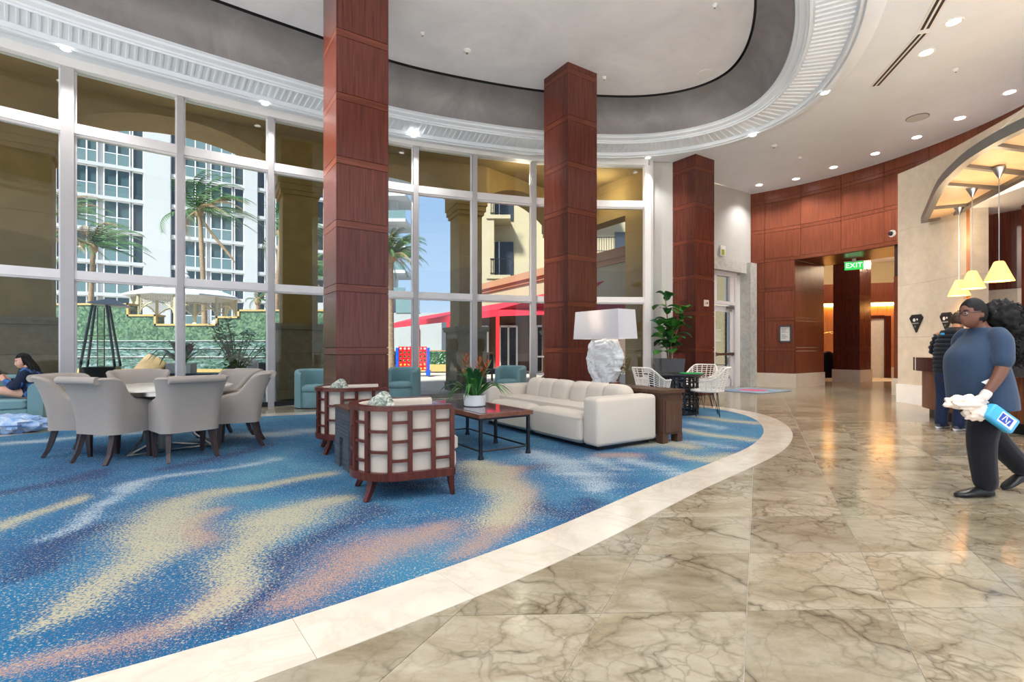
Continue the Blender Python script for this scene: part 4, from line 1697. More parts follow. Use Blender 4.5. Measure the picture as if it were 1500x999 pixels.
def make_rattan(label):
    t = thing('rattan_chair', (0, 0, 0), label, 'chair', 'white rattan chairs round the black table')
    m = MB()

    def pt(v, u):
        """v -1..1 round the back, u 0 seat rim .. 1 top"""
        a = v * 2.0
        h = 0.455 + (ease(0.85, 0.64, (abs(v) - 0.28) / 0.5) - 0.455) * u
        r = 0.27 + 0.07 * u * (1 - 0.4 * abs(v))
        return (r * math.sin(a), -r * math.cos(a) - 0.05 * u * (1 - abs(v)), h)
    m.tube([pt(-1 + 2 * k / 32, 1) for k in range(33)], 0.014, 6)
    for q in range(10):
        u = q / 10
        m.tube([pt(-1 + 2 * k / 24, u) for k in range(25)], 0.0065, 4)
    for k in range(15):
        v = -1 + 2 * k / 14
        m.tube([pt(v, q / 5) for q in range(6)], 0.0085, 5)
    m.build('woven_back', 'rattan', t, True)['kind'] = 'stuff'
    sm = MB()
    sm.lathe([(0.22, 0.42), (0.275, 0.43), (0.285, 0.45), (0.27, 0.468), (0.0, 0.468)], 28)
    sm.build('seat', 'rattan', t, 50)
    for k in range(4):
        a = PI / 4 + k * PI / 2
        c_, s_ = math.cos(a), math.sin(a)
        lm = MB()
        px_, py_ = -s_ * 0.06, c_ * 0.06
        lm.tube([(c_ * 0.17 + px_, s_ * 0.17 + py_, 0.43), (c_ * 0.27, s_ * 0.27, 0.008), (c_ * 0.17 - px_, s_ * 0.17 - py_, 0.43)], 0.0075, 6)
        lm.build('leg', 'blackmetal', t, True)
    rm = MB().tube([(0.19 * math.cos(2 * PI * k / 24), 0.19 * math.sin(2 * PI * k / 24), 0.42) for k in range(25)], 0.007, 6)
    rm.build('seat_ring', 'blackmetal', t, True)
    return t
WT = Vector((2.97, 9.18))
R1 = make_rattan('white rattan chair in front of the table, hairpin legs fully in view')
R1.location = (3.42, 8.74, 0.002)
R1.rotation_euler.z = math.atan2(0.28, -0.92) - PI / 2
dup(R1, (2.47, 8.72, 0.002), math.atan2(0.42, 0.72) - PI / 2, 'white rattan chair half hidden by the end of the brown console')
dup(R1, (3.72, 9.92, 0.002), math.atan2(-0.7, -0.7) - PI / 2, 'white rattan chair on the far side of the black table')

# ---- fiddle leaf fig
t = thing('fiddle_leaf_fig', (3.86, 12.22, 0), 'tall fiddle leaf fig in a dark grey planter before the grey wall', 'plant')
m = MB()
m.loft([[(-w, -w, z), (w, -w, z), (w, w, z), (-w, w, z)] for w, z in ((0.22, 0), (0.29, 0.93), (0.265, 0.93), (0.26, 0.86))])
m.build('planter', 'grey_pot', t)
MB().box((0, 0, 0.85), (0.5, 0.5, 0.02)).build('soil', 'soil', t)
stems = [[(0, 0, .85), (0.0, 0, 1.3), (-0.05, 0, 1.9), (-0.10, 0.0, 2.45)], [(0.03, 0, .85), (0.10, 0.02, 1.3), (0.25, 0, 1.8), (0.34, 0, 2.1)], [(-.03, 0, .85), (-.1, -.05, 1.3), (-.28, -.1, 1.75)],
         [(0, 0.03, .85), (0.02, -0.1, 1.35), (0.05, -0.2, 1.7)]]
rnd = random.Random(12)
lfm = []
for v_ in range(3):
    L = 0.34
    pts = [(0, L * u, 0.10 * math.sin(u * 2.4) * (1 - .4 * v_ * .5) - 0.10 * u * u) for u in [k / 6 for k in range(7)]]
    lm = leaf_mesh(pts, lambda u: 0.012 if u < 0.08 else (0.075 + 0.075 * u) * (1 - max(0, u - 0.72) ** 2 * 11.5) * (1 - .2 * math.exp(-((u - .42) / .1) ** 2)), 0.22, (1, 0, 0))
    me = lm.mesh('leaf', True)
    me.materials.append(M['leaf'] if v_ != 1 else M['leaf2'])
    lfm.append(me)
for si, S in enumerate(stems):
    P_ = spline([Vector(p) for p in S], 12)
    MB().tube(P_, [0.022 - 0.001 * k for k in range(12)], 7).build('stem', 'bark', t, True)
    cnt = (20, 15, 12, 10)[si]
    for k in range(cnt):
        u = 0.30 + 0.70 * k / (cnt - 1)
        p = P_[min(11, int(u * 11))]
        az = k * 2.4 + si
        tilt = rnd.uniform(-0.2, 0.75) + (0.5 if k > cnt - 4 else 0)
        mt = Matrix.Translation(p) @ Euler((0, 0, az)).to_matrix().to_4x4() @ Euler((tilt, rnd.uniform(-.5, .5), 0)).to_matrix().to_4x4() @ Matrix.Scale(rnd.uniform(0.75, 1.15), 4)
        inst(lfm[rnd.randrange(3)], 'leaf', t, mat=mt)

# ================================================================== RECEPTION DESK, CANOPY, SIGNS
DP = spline([(7.75, 9.05), (7.30, 8.86), (7.08, 8.5), (6.98, 8.0), (6.93, 7.3), (6.92, 6.6), (6.97, 5.8), (7.1, 5.0)], 57)
t = thing('reception_desk', (0, 0, 0), 'curved reception desk of striped wood with a dark stone counter', 'desk')


def desk_strip(i0, i1, z0, z1, out_, th2, name, mat):
    P = DP[i0:i1 + 1]
    nn = normals2(DP, False)[i0:i1 + 1]
    sg = 1 if nn[len(nn) // 2].x < 0 else -1
    m = MB()
    m.loft([[(*(p + q * sg * out_), z0), (*(p - q * sg * th2), z0), (*(p - q * sg * th2), z1), (*(p + q * sg * out_), z1)] for p, q in zip(P, nn)])
    return m.build(name, mat, t, 40)
M['zebra'] = wood('striped_rosewood', sr(104, 60, 38), sr(168, 108, 74), 0.3, scale=1.6)
for i in range(0, 56, 7):
    desk_strip(i, i + 7, 0.16, 0.80, 0.0, 0.05, 'front_panel', 'zebra')
desk_strip(0, 56, 0.0, 0.16, -0.10, 0.2, 'plinth', 'black')
M['counter_stone'] = stone_mat('dark_granite', sr(74, 70, 72), 0.25, 30, 0.15, 0.0)
desk_strip(0, 12, 0.80, 1.03, 0.12, 0.5, 'counter', 'mahogany')
desk_strip(12, 14, 0.80, 1.03, 0.11, 0.5, 'joint', 'offwhite')
desk_strip(14, 24, 0.80, 1.03, 0.12, 0.5, 'counter', 'mahogany')
desk_strip(24, 56, 0.80, 1.03, 0.12, 0.6, 'counter', 'counter_stone')

t = thing('desk_terminal', (7.30, 8.25, 1.03), 'small dark card terminal standing on the reception counter', 'terminal')
MB().rbox((0, 0, 0.07), (0.10, 0.16, 0.14), 0.02, 2).build('body', 'grey_pot', t, 40)
MB().box((-0.02, 0.13, 0.04), (0.10, 0.08, 0.08)).build('dock', 'black', t)

# canopy over the desk
OUTC = spline([(8.35, 10.1), (7.80, 9.32), (6.83, 7.94), (6.40, 7.19), (6.12, 6.57), (5.95, 5.86), (5.95, 5.0)], 43)
INC = spline([(8.62, 9.75), (8.25, 9.05), (7.88, 8.1), (7.66, 7.5), (7.45, 6.9), (7.3, 6.2), (7.2, 5.2)], 43)
t = thing('desk_canopy', (0, 0, 3.78), 'curved metal framed canopy with amber panels above the reception desk', 'canopy')
for P_, nm in ((OUTC, 'outer_rail'), (INC, 'inner_rail')):
    m = MB()
    nn = normals2(P_, False)
    m.loft([[(*(p + q * 0.05), -0.06), (*(p - q * 0.05), -0.06), (*(p - q * 0.05), 0.07), (*(p + q * 0.05), 0.07)] for p, q in zip(P_, nn)])
    m.build(nm, 'greymetal', t, 40)
stops = [0, 8, 15, 23, 31, 42]
amber = NT('amber_panel')
amber.set(rough=0.5)
amber.color(amber.ramp(amber.noise(amber.coords(), 3), [(0.3, sr(236, 196, 148)), (0.7, sr(246, 212, 170))]))
for a, b in zip(stops[:-1], stops[1:]):
    m = MB()
    secs = []
    for i in range(a, b + 1):
        secs.append([(*OUTC[i], 0.0), (*INC[i], 0.0), (*INC[i], 0.02), (*OUTC[i], 0.02)])
    m.loft(secs)
    m.build('panel', amber.m, t)
for i in stops:
    a, b = OUTC[i], INC[i]
    m = MB()
    seg_box(m, a, b, -0.05, 0.03, -0.03, 0.03)
    m.build('cross_bar', 'greymetal', t)
ct = MB()
for i in (31,):
    ct.tube([(*OUTC[i], 0.05), (OUTC[i].x + 1.7, OUTC[i].y + 0.9, 1.2)], 0.004, 5)
ct.build('stay_cable', 'steel', t)
shade_y = NT('glowing_amber_glass')
shade_y.color(sr(250, 200, 110))
shade_y.b.inputs['Emission Color'].default_value = (1.0, 0.66, 0.24, 1)
shade_y.set(emit=0.30, rough=0.3)
for k, ((x, y), lb) in enumerate((((8.11, 9.04), 'amber cone pendant lamp farthest along the reception desk'), ((7.36, 7.97), 'amber cone pendant lamp, middle of the three over the desk'),
                                  ((6.92, 7.08), 'amber cone pendant lamp hanging nearest above the woman in blue'))):
    t = thing('pendant_lamp', (x, y, 2.14), lb, 'lamp', 'amber pendants over the reception desk')
    MB().lathe([(0.165, 0), (0.06, 0.27), (0.045, 0.285), (0.045, 0.275), (0.155, 0.005)], 32, caps=False).build('shade', shade_y.m, t, 40)
    MB().tube([(0, 0, 0.27), (0, 0, 1.55)], 0.006, 6).build('cord', 'steel', t)
    MB().lathe([(0.01, 1.46), (0.075, 1.60), (0.075, 1.62), (0, 1.62)], 20).build('canopy_cone', 'steel', t, 40)
    pd = bpy.data.lights.new('pendant_light', 'POINT')
    pd.energy = 18 * LAMP_GAIN
    pd.color = (1, 0.72, 0.42)
    pd.shadow_soft_size = 0.06
    pl_ = bpy.data.objects.new('pendant_light', pd)
    COL.objects.link(pl_)
    pl_.parent = t
    pl_.location = (0, 0, 0.10)
# point lights without fixtures below the canopy that light its amber panels
for i in (8, 20, 31):
    p = (OUTC[i] + INC[i]) / 2
    pd = bpy.data.lights.new('canopy_light', 'POINT')
    pd.energy = 10 * LAMP_GAIN
    pd.color = (1, 0.74, 0.45)
    pd.shadow_soft_size = 0.15
    pl_ = bpy.data.objects.new('canopy_light', pd)
    COL.objects.link(pl_)
    pl_.location = (p.x + 0.1, p.y, 3.2)

# gem shaped plaques
gem = [(-0.17, 0.12), (-0.11, 0.19), (0.11, 0.19), (0.17, 0.12), (0.0, -0.19)]
for k, (px, py, lb) in enumerate(((1344, 474, 'black gem shaped plaque on the marble wall, nearer the portal'), (1389.5, 472, 'black gem shaped plaque on the marble wall, nearer the reception desk'))):
    tt = ts(px)
    i = min(range(61), key=lambda q: abs(MP[q].x / MP[q].y - tt))
    p, nv = MP[i], nrm[i] * sgn
    z = 1.2 + (509 - py) / 730 * p.y
    t = thing('wall_plaque', (p.x + nv.x * 0.012, p.y + nv.y * 0.012, z), lb, 'plaque', 'gem plaques on the marble wall', math.atan2(nv.y, nv.x) + PI / 2)
    # local x to the right, local -y to the hall
    m = MB()
    m.loft([[(x, -0.012 - y0, z_) for x, z_ in gem] for y0 in (-0.012, 0.01)])
    m.loft([[(x * s_, -0.02 - y0, z_ * s_) for x, z_ in gem] for y0, s_ in ((0.0, 0.99), (0.012, 0.82))])
    m.build('board', 'black', t)
    em_ = MB()
    em_.add([(0.035 * math.cos(a) - 0.025, -0.035, 0.075 + 0.035 * math.sin(a)) for a in [2 * PI * q / 20 for q in range(20)]], [tuple(range(20))])
    em_.add([(0.02 * math.cos(a) + 0.05, -0.035, 0.085 + 0.02 * math.sin(a)) for a in [2 * PI * q / 16 for q in range(16)]], [tuple(range(16))])
    em_.build('emblem', 'offwhite', t)
    wm = MB()
    xx = -0.085
    rnd = random.Random(3)
    while xx < 0.08:
        w_ = rnd.uniform(0.008, 0.016)
        wm.box((xx + w_ / 2, -0.0345, 0.005), (w_ * 0.8, 0.001, rnd.choice((0.018, 0.024))))
        xx += w_ + 0.003
    wm.lathe([(0.012, 0), (0.018, 0.0), (0.018, 0.001), (0.012, 0.001)], 14, caps=False, mat=Matrix.Translation((0, -0.0345, -0.06)) @ Matrix.Rotation(PI / 2, 4, 'X'))
    wm.build('small_print', plain('grey_print', sr(170, 170, 170), 0.5), t)

# framed notice on the wood wall
th = sight(ts(1150.5))
p = arc(th)
nv = (WC - p).normalized()
t = thing('framed_notice', (p.x + nv.x * 0.012, p.y + nv.y * 0.012, 1.2 + (509 - 489) / 730 * p.y), 'white printed notice in a dark frame on the wood wall left of the portal', 'notice', None, math.atan2(nv.y, nv.x) + PI / 2)
fm = MB()
for x, z, sx, sz in ((-0.15, 0, 0.04, 0.50), (0.15, 0, 0.04, 0.50), (0, 0.23, 0.34, 0.04), (0, -0.23, 0.34, 0.04)):
    fm.box((x, -0.012, z), (sx, 0.03, sz))
fm.build('frame', 'grey_pot', t)
MB().box((0, -0.004, 0), (0.28, 0.008, 0.44)).build('paper', 'offwhite', t)
tx = MB()
rnd = random.Random(9)
for k_ in range(9):
    z = 0.15 - k_ * 0.035
    if k_ == 4:
        continue
    w_ = rnd.uniform(0.10, 0.19)
    tx.box((-0.10 + w_ / 2, -0.0086, z), (w_, 0.001, 0.012))
tx.build('print_lines', plain('ink', sr(120, 122, 128), 0.6), t)


def sign_text(body, size, mat, parent, loc, rot):
    cu = bpy.data.curves.new('lettering', 'FONT')
    cu.body = body
    cu.size = size
    cu.align_x = 'CENTER'
    cu.align_y = 'CENTER'
    cu.extrude = 0.002
    cu.materials.append(mat)
    tmp = bpy.data.objects.new('lettering', cu)
    COL.objects.link(tmp)
    bpy.context.view_layer.update()
    me = bpy.data.meshes.new_from_object(tmp.evaluated_get(bpy.context.evaluated_depsgraph_get()))
    bpy.data.objects.remove(tmp)
    o = bpy.data.objects.new('lettering', me)
    COL.objects.link(o)
    o.parent = parent
    o.location = loc
    o.rotation_euler = rot
    return o

# exit sign under the portal soffit
Yx = 14.6
es = ts(1251) * Yx
t = thing('exit_sign', (es, Yx, 3.60), 'green lit EXIT sign hanging under the portal soffit', 'sign', None, -0.62)
gm = emissive('exit_green', (0.02, 0.50, 0.08), 0.35)
MB().box((0, 0, 0.0), (0.46, 0.03, 0.24)).build('board', gm, t)
MB().box((0, 0, 0.155), (0.10, 0.06, 0.12)).build('mount', 'offwhite', t)
MB().box((0, 0.0, 0.125), (0.50, 0.05, 0.02)).build('cap', 'offwhite', t)
sign_text('EXIT', 0.20, emissive('exit_letters', (0.85, 1.0, 0.85), 0.4), t, (0, -0.018, 0), (PI / 2, 0, 0))

dl = Vector((7.46 - 5.98, 15.64 - 14.6, 0)).normalized()
t = thing('door_exit_sign', (5.98 + dl.x * 0.25 + dl.y * 0.05, 14.60 + dl.y * 0.25 - dl.x * 0.05, 4.02), 'small white and green sign above the glass side door', 'sign', None, math.atan2(dl.y, dl.x))
MB().box((0, 0, 0.04), (0.24, 0.03, 0.30)).build('board', 'offwhite', t)
MB().box((0, -0.017, -0.01), (0.14, 0.006, 0.16)).build('green_panel', plain('sign_green', sr(150, 170, 60), 0.4), t)

p3 = Vector((4.55, 12.35, 0)) + AX * 0.42
t = thing('pillar_plaque', (p3.x, p3.y - 0.0, 2.32), 'small cream plaque with a black mark on the pillar by the side door', 'plaque', None, ANG_A)
MB().box((0, -0.008, 0), (0.19, 0.015, 0.16)).build('plate', 'skirt', t)
MB().box((-0.03, -0.0165, -0.01), (0.02, 0.002, 0.07)).box((0.03, -0.0165, 0), (0.04, 0.002, 0.05)).build('mark', 'black', t)

# security dome camera on the wall beside the marble end
th = sight(ts(1318))
t = thing('dome_camera', (8.44, 11.02, 3.72), 'small white wall camera at the edge of the marble wall', 'camera')
MB().lathe([(0.07, 0), (0.08, 0.02), (0.08, 0.05), (0.0, 0.05)], 16, mat=Matrix.Rotation(-PI / 2, 4, 'Y')).build('base', 'white', t, 40)
MB().ball((-0.065, 0, 0), (0.05, 0.05, 0.05), 14, 8).build('lens', 'black', t, True)

# door mat
mat_m = NT('woven_mat')
mat_m.set(rough=0.9)
mc = mat_m.coords()
mat_m.color(mat_m.ramp(mat_m.noise(mc, 1.5, 2, 0.5, 0.4), [(0.3, sr(120, 146, 170)), (0.55, sr(150, 172, 190)), (0.7, sr(110, 130, 160))]))
t = thing('door_mat', (6.70, 13.85, 0.003), 'blue grey entrance mat with a pink centre before the side door', 'mat', None, ANG_A)
MB().box((0, 0, 0.006), (1.55, 1.30, 0.012)).build('pile', mat_m.m, t)
MB().lathe([(0.0, 0.0122), (0.36, 0.0122), (0.36, 0.0132), (0, 0.0132)], 24).build('pink_motif', plain('pink_weave', sr(206, 96, 130), 0.9, var=0.15), t)

# ================================================================== CEILING FIXTURES
canm = emissive('lamp_disc', (1.0, 0.96, 0.90), 4.0)
CANS = [((1397, 32), 'recessed downlight nearest the camera beside the long air slot', 1), ((1357, 77), 'recessed downlight by the gap between the two air slots', 1),
        ((1479, 135), 'recessed downlight at the reception end of the row along the wood wall', 0), ((1406, 173), 'recessed downlight second from the reception end of the wood wall row', 0),
        ((1343, 201), 'recessed downlight third from the reception end, below the round grey speaker', 0), ((1282, 225), 'recessed downlight fourth from the reception end of the wood wall row', 0),
        ((1221, 245), 'recessed downlight over the right half of the portal', 0), ((1166, 262), 'recessed downlight over the left jamb of the portal', 0), ((1112, 271), 'recessed downlight in the corner of wood wall and grey wall', 0),
        ((1208, 136), 'recessed downlight set into the rounded ring moulding', 2), ((1103, 198), 'small downlight on the ring moulding above the fig', 2), ((949, 231), 'small downlight on the ring moulding over the end of the glass', 2),
        ((606, 199), 'small downlight on the ring moulding beside the big pillar', 2), ((388, 152), 'small downlight on the ring moulding above the dining table window', 2), ((96, 72), 'small downlight on the ring moulding above the teal sofa', 2)]
disc = MB().lathe([(0.0, -0.004), (0.085, -0.004), (0.085, 0.0), (0.0, 0.0)], 24).mesh('diffuser')
disc.materials.append(canm)
rimm = MB().lathe([(0.085, -0.002), (0.115, -0.010), (0.12, 0.0), (0.085, 0.0)], 28, caps=False).mesh('rim')
rimm.materials.append(M['white'])


def can(x, y, z, label, warm, power, s=1.0, ang=120):
    t = thing('downlight', (x, y, z), label, 'downlight', 'recessed downlights')
    t.scale = (s, s, 1)
    inst(disc, 'diffuser', t)
    inst(rimm, 'rim', t)
    ld_ = bpy.data.lights.new('ceiling_spot', 'SPOT')
    ld_.energy = power * LAMP_GAIN
    ld_.color = warm
    ld_.spot_size = math.radians(ang)
    ld_.spot_blend = 0.7
    ld_.shadow_soft_size = 0.07
    lo_ = bpy.data.objects.new('ceiling_spot', ld_)
    COL.objects.link(lo_)
    lo_.location = (x, y, z - 0.02)
for (px, py), lb, kd in CANS:
    z = HC - 0.003 if kd < 2 else HC - 0.103
    Y = (z - 1.2) * 730 / (509 - py)
    X = (px - 750) / 730 * Y
    can(X, Y, z, lb, (1.0, 0.96, 0.92) if kd < 2 else (1.0, 0.96, 0.92), (115 if kd == 0 else 170) if kd < 2 else 100, 1.0 if kd < 2 else 0.7)


def at_ceiling(px, py, z):
    Y = (z - 1.2) * 730 / (509 - py)
    return (px - 750) / 730 * Y, Y

for (px, py), z, r, lb in (((1344, 172), HC, 0.20, 'round grey ceiling speaker in the white soffit near the reception'), ((1033, 108), ZD, 0.17, 'round pale ceiling speaker in the silver dome')):
    x, y = at_ceiling(px, py, z)
    t = thing('ceiling_speaker', (x, y, z), lb, 'speaker')
    MB().lathe([(0.0, -0.008), (r * .92, -0.010), (r * .92, 0), (0, 0)], 32).build('grille', 'grey_wall' if z == HC else 'white', t, 40)
    MB().lathe([(r * .92, -0.012), (r, -0.008), (r, 0), (r * .92, 0)], 32, caps=False).build('rim', 'greymetal' if z == HC else 'white', t, 40)
for (px, py), z, lb in (((684, 74), ZD, 'white smoke detector on the silver dome between the two tall pillars'), ((1047, 7), ZD, 'small white sprinkler on the dome near the ring'),
                        ((885, 113), ZD, 'small white sprinkler on the dome right of the middle pillar'), ((619, 48), ZD, 'tiny white sprinkler on the dome near the big pillar'),
                        ((1134, 213), HC, 'white smoke detector on the flat soffit above the side door'), ((1400, 101), HC, 'small sprinkler on the soffit between downlights'), ((1172, 230), HC, 'tiny sprinkler on the soffit near the portal')):
    x, y = at_ceiling(px, py, z)
    big = 'detector' in lb
    r = 0.075 if big else 0.04
    t = thing('smoke_detector' if big else 'sprinkler', (x, y, z), lb, 'detector' if big else 'sprinkler')
    MB().lathe([(0.0, -0.05), (r * .6, -0.05), (r * .75, -0.03), (r, -0.022), (r, 0), (0, 0)], 20).build('body', 'white', t, 40)
    MB().lathe([(0, -0.062), (r * .3, -0.06), (r * .3, -0.05), (0, -0.05)], 12).build('sensor', 'greymetal', t, 40)
for (a, b), lb in ((((1282, 126), (1352, 48)), 'long slotted air diffuser in the soffit, the full length one'), (((1354, 43), (1400, -40)), 'slotted air diffuser running out of the frame above the downlights')):
    ax_, ay_ = at_ceiling(*a, HC)
    bx_, by_ = at_ceiling(*b, HC)
    A2, B2 = Vector((ax_, ay_)), Vector((bx_, by_))
    t = thing('air_diffuser', (ax_, ay_, HC), lb, 'air vent', None, math.atan2(B2.y - A2.y, B2.x - A2.x))
    L = (B2 - A2).length
    MB().box((L / 2, 0, -0.004), (L, 0.17, 0.008)).build('frame', 'white', t)
    for dy in (-0.035, 0.035):
        MB().box((L / 2, dy, -0.006), (L - 0.03, 0.038, 0.008)).build('slot', 'black', t)
# unseen spots without fixtures, added as fill light for the hall
for x, y in ((2.6, 1.2), (4.6, 3.2), (6.2, 4.8), (5.2, 0.2), (8.0, 2.6), (1.5, -2.0), (4.0, -2.5), (-1.5, -1.5), (-4.5, -1.0), (-8.6, 1.0)):
    ld_ = bpy.data.lights.new('ceiling_spot', 'SPOT')
    ld_.energy = 170 * LAMP_GAIN
    ld_.color = (1.0, 0.97, 0.94)
    ld_.spot_size = math.radians(125)
    ld_.spot_blend = 0.7
    ld_.shadow_soft_size = 0.07
    lo_ = bpy.data.objects.new('ceiling_spot', ld_)
    COL.objects.link(lo_)
    lo_.location = (x, y, HC - 0.02)
for x, y in ((-4.2, 0.55), (-6.6, 1.1), (-8.3, 3.2), (-1.6, 1.1), (1.2, 3.0)):   # ring downlights on the near side of the oval
    ld_ = bpy.data.lights.new('ceiling_spot', 'SPOT')
    ld_.energy = 130 * LAMP_GAIN
    ld_.color = (1.0, 0.95, 0.90)
    ld_.spot_size = math.radians(150)
    ld_.spot_blend = 0.8
    ld_.shadow_soft_size = 0.12
    lo_ = bpy.data.objects.new('ceiling_spot', ld_)
    COL.objects.link(lo_)
    lo_.location = (x, y, HC - 0.12)
for x, y in ((-8.7, 4.6), (-9.0, 2.6)):            # unseen spots added at the left to brighten the pillars' left faces
    ld_ = bpy.data.lights.new('pillar_fill_spot', 'SPOT')
    ld_.energy = 3000 * LAMP_GAIN
    ld_.color = (1.0, 0.86, 0.72)
    ld_.spot_size = math.radians(34)
    ld_.spot_blend = 0.9
    ld_.shadow_soft_size = 0.25
    lo_ = bpy.data.objects.new('pillar_fill_spot', ld_)
    COL.objects.link(lo_)
    lo_.location = (x, y, HC - 0.15)
    lo_.rotation_euler = (Vector((0.2, 9.2, 3.7)) - Vector((x, y, HC - 0.15))).to_track_quat('-Z', 'Y').to_euler()
for x, y, pw in ((12.4, 16.0, 60), (14.0, 17.8, 90), (12.6, 19.0, 60), (15.6, 17.2, 60)):
    pd = bpy.data.lights.new('lobby_lamp', 'POINT')
    pd.energy = 0.5 * pw * LAMP_GAIN
    pd.color = (1, 0.76, 0.5)
    pd.shadow_soft_size = 0.1
    pl_ = bpy.data.objects.new('lobby_lamp', pd)
    COL.objects.link(pl_)
    pl_.location = (x, y, 4.3)

# luggage cart seen past the jamb
t = thing('luggage_cart', (12.3, 19.3, 0), 'brass luggage cart with a dark coat hung on it past the portal jamb', 'luggage cart', None, -0.3)
brass = plain('brass', (0.75, 0.5, 0.2), 0.25, 1.0)
MB().rbox((0, 0, 0.22), (1.0, 0.55, 0.08), 0.03, 2).build('deck', brass, t)
for y in (-0.24, 0.24):
    MB().tube([(-0.45, y, 0.25), (-0.45, y, 1.35), (-0.3, y, 1.68), (0, y, 1.8), (0.3, y, 1.68), (0.45, y, 1.35), (0.45, y, 0.25)], 0.02, 8).build('hoop', brass, t, True)
for x in (-0.4, 0.4):
    for y in (-0.2, 0.2):
        MB().lathe([(0.09, -0.02), (0.09, 0.02)], 14, mat=Matrix.Translation((x, y, 0.092)) @ Matrix.Rotation(PI / 2, 4, 'X')).build('wheel', 'black', t)
ct = MB()
ct.loft([[(x * w, y * d, z) for x, y in [(math.cos(2 * PI * k / 18), math.sin(2 * PI * k / 18)) for k in range(18)]] for z, w, d in ((0.18, 0.26, 0.17), (0.5, 0.27, 0.16), (0.9, 0.2, 0.14), (1.1, 0.17, 0.12), (1.16, 0.06, 0.05))])
o = ct.build('coat', 'puffer', None, True, (11.70, 18.45, 0))
o.location.z = -0.1
tag(o, 'dark coat hanging by the luggage cart past the portal jamb', 'coat')

# ================================================================== OUTSIDE
gr = MB().box((0, 35, -0.11), (240, 200, 0.1))
gr.build('ground_outside', 'paving')
struct(bpy.data.objects['ground_outside'])
wa = root_struct('wall_arcade')


def v2(a):
    return Vector(a)
colA = (v2((-9.49, 8.5)), v2((-8.47, 9.3)), v2((-0.616, 0.788)))
colB = (v2((-5.39, 11.5)), v2((-4.55, 11.99)), v2((-0.5, 0.866)))
colC = (v2((-1.47, 13.27)), v2((-0.69, 13.57)), v2((-0.40, 0.915)))
colE = (v2((1.45, 15.9)), v2((2.15, 16.2)), v2((-0.4, 0.915)))
DEPTH = 1.05


def column(l, r, nvec, label):
    t = thing('stone_column', (l.x, l.y, 0), label, 'column', 'arcade columns outside the glass')
    o = Vector((l.x, l.y))
    d = (r - l).normalized()

    def block(z0, z1, grow, name, mat):
        a, b = l - d * grow - nvec * grow, r + d * grow - nvec * grow
        c, e_ = r + d * grow + nvec * (DEPTH + grow), l - d * grow + nvec * (DEPTH + grow)
        return MB().prism([tuple(q - o) for q in (a, b, c, e_)], z0, z1).build(name, mat, t)
    block(0, 0.22, 0.03, 'plinth_block', 'coquina')
    block(0.225, 1.07, 0.0, 'plinth_block', 'coquina')
    block(1.075, 1.62, 0.0, 'plinth_block', 'coquina')
    block(1.625, 1.69, 0.05, 'moulding', 'coquina')
    block(1.69, 1.76, 0.075, 'moulding', 'coquina')
    for z0, z1 in ((1.76, 2.6), (2.605, 3.7), (3.705, 4.8)):
        block(z0, z1, -0.10, 'shaft', 'stucco')
    block(4.80, 4.90, -0.05, 'capital', 'stucco')
    block(4.90, 5.04, -0.01, 'capital', 'stucco')
    block(5.04, 5.45, 0.02, 'capital', 'stucco')
    return t
column(*colA, 'wide tan stone column outside the glass behind the teal sofa')
column(*colB, 'tan stone column on a limestone plinth outside, left of the big pillar')
column(*colC, 'tan stone column on a limestone plinth outside, right of the red disc game')
column(*colE, 'tan stone column outside hidden mostly by the middle pillar')


def arch(a, b, na, nb, zs=5.45, rise=0.50):
    m = MB()
    N = 20
    secs = []
    chord = (b - a).length
    R = (chord ** 2 / 4 + rise ** 2) / (2 * rise)
    for k in range(N + 1):
        u = k / N
        p = a.lerp(b, u)
        n_ = na.lerp(nb, u)
        x = (u - 0.5) * chord
        z = zs + math.sqrt(max(0, R * R - x * x)) - (R - rise)
        q = p + n_ * DEPTH
        secs.append([(p.x, p.y, z), (q.x, q.y, z), (q.x, q.y, 7.2), (p.x, p.y, 7.2)])
    m.loft(secs)
    m.build('arch', 'stucco', wa)

far = lambda p: p
arch(colA[1], colB[0], colA[2], colB[2], 5.45, 0.52)
arch(colB[1], colC[0], colB[2], colC[2], 5.40, 0.45)
arch(colC[1], colE[0], v2((-0.6, 0.8)), colE[2], 5.30, 0.48)
for c in (colA, colB, colC, colE):
    a, b, nv = c
    m = MB().prism([tuple(a), tuple(b), tuple(b + nv * DEPTH), tuple(a + nv * DEPTH)], 5.45, 7.2)
    m.build('pier_head', 'stucco', wa)
m = MB()
seg_box(m, colE[1], (3.26, 14.35), 5.0, 7.2, 0, -0.5)
m.build('lintel', 'stucco', wa)
for z0, z1 in ((0, 1.15), (1.155, 2.25), (2.255, 3.35), (3.355, 4.5), (4.505, 7.2)):
    m = MB()
    seg_box(m, (3.26, 14.35), (4.5, 12.98), z0, z1, 0, -0.4)
    m.build('end_block', 'stucco', wa)
MB().prism([(-10.4, 4.75), (-8.55, 7.3), (-6.21, 9.40), (-3.62, 11.0), (-0.93, 12.2), (2.0, 12.86), (3.5, 12.95), (4.5, 13.0), (3.4, 14.5), (2.3, 16.2), (1.5, 16.0), (-0.7, 13.7), (-1.4, 13.4), (-4.6, 12.1), (-5.4, 11.6), (-8.5, 9.4), (-12, 5.5)],
           6.12, 6.3).build('porch_ceiling', 'stucco', wa)
x, y = 0.25, 13.05
t = thing('porch_downlight', (x, y, 6.12), 'small dark can light in the tan porch ceiling outside', 'downlight')
MB().lathe([(0.0, -0.01), (0.07, -0.01), (0.10, -0.015), (0.11, 0), (0, 0)], 20).build('rim', 'mahogany', t, 40)
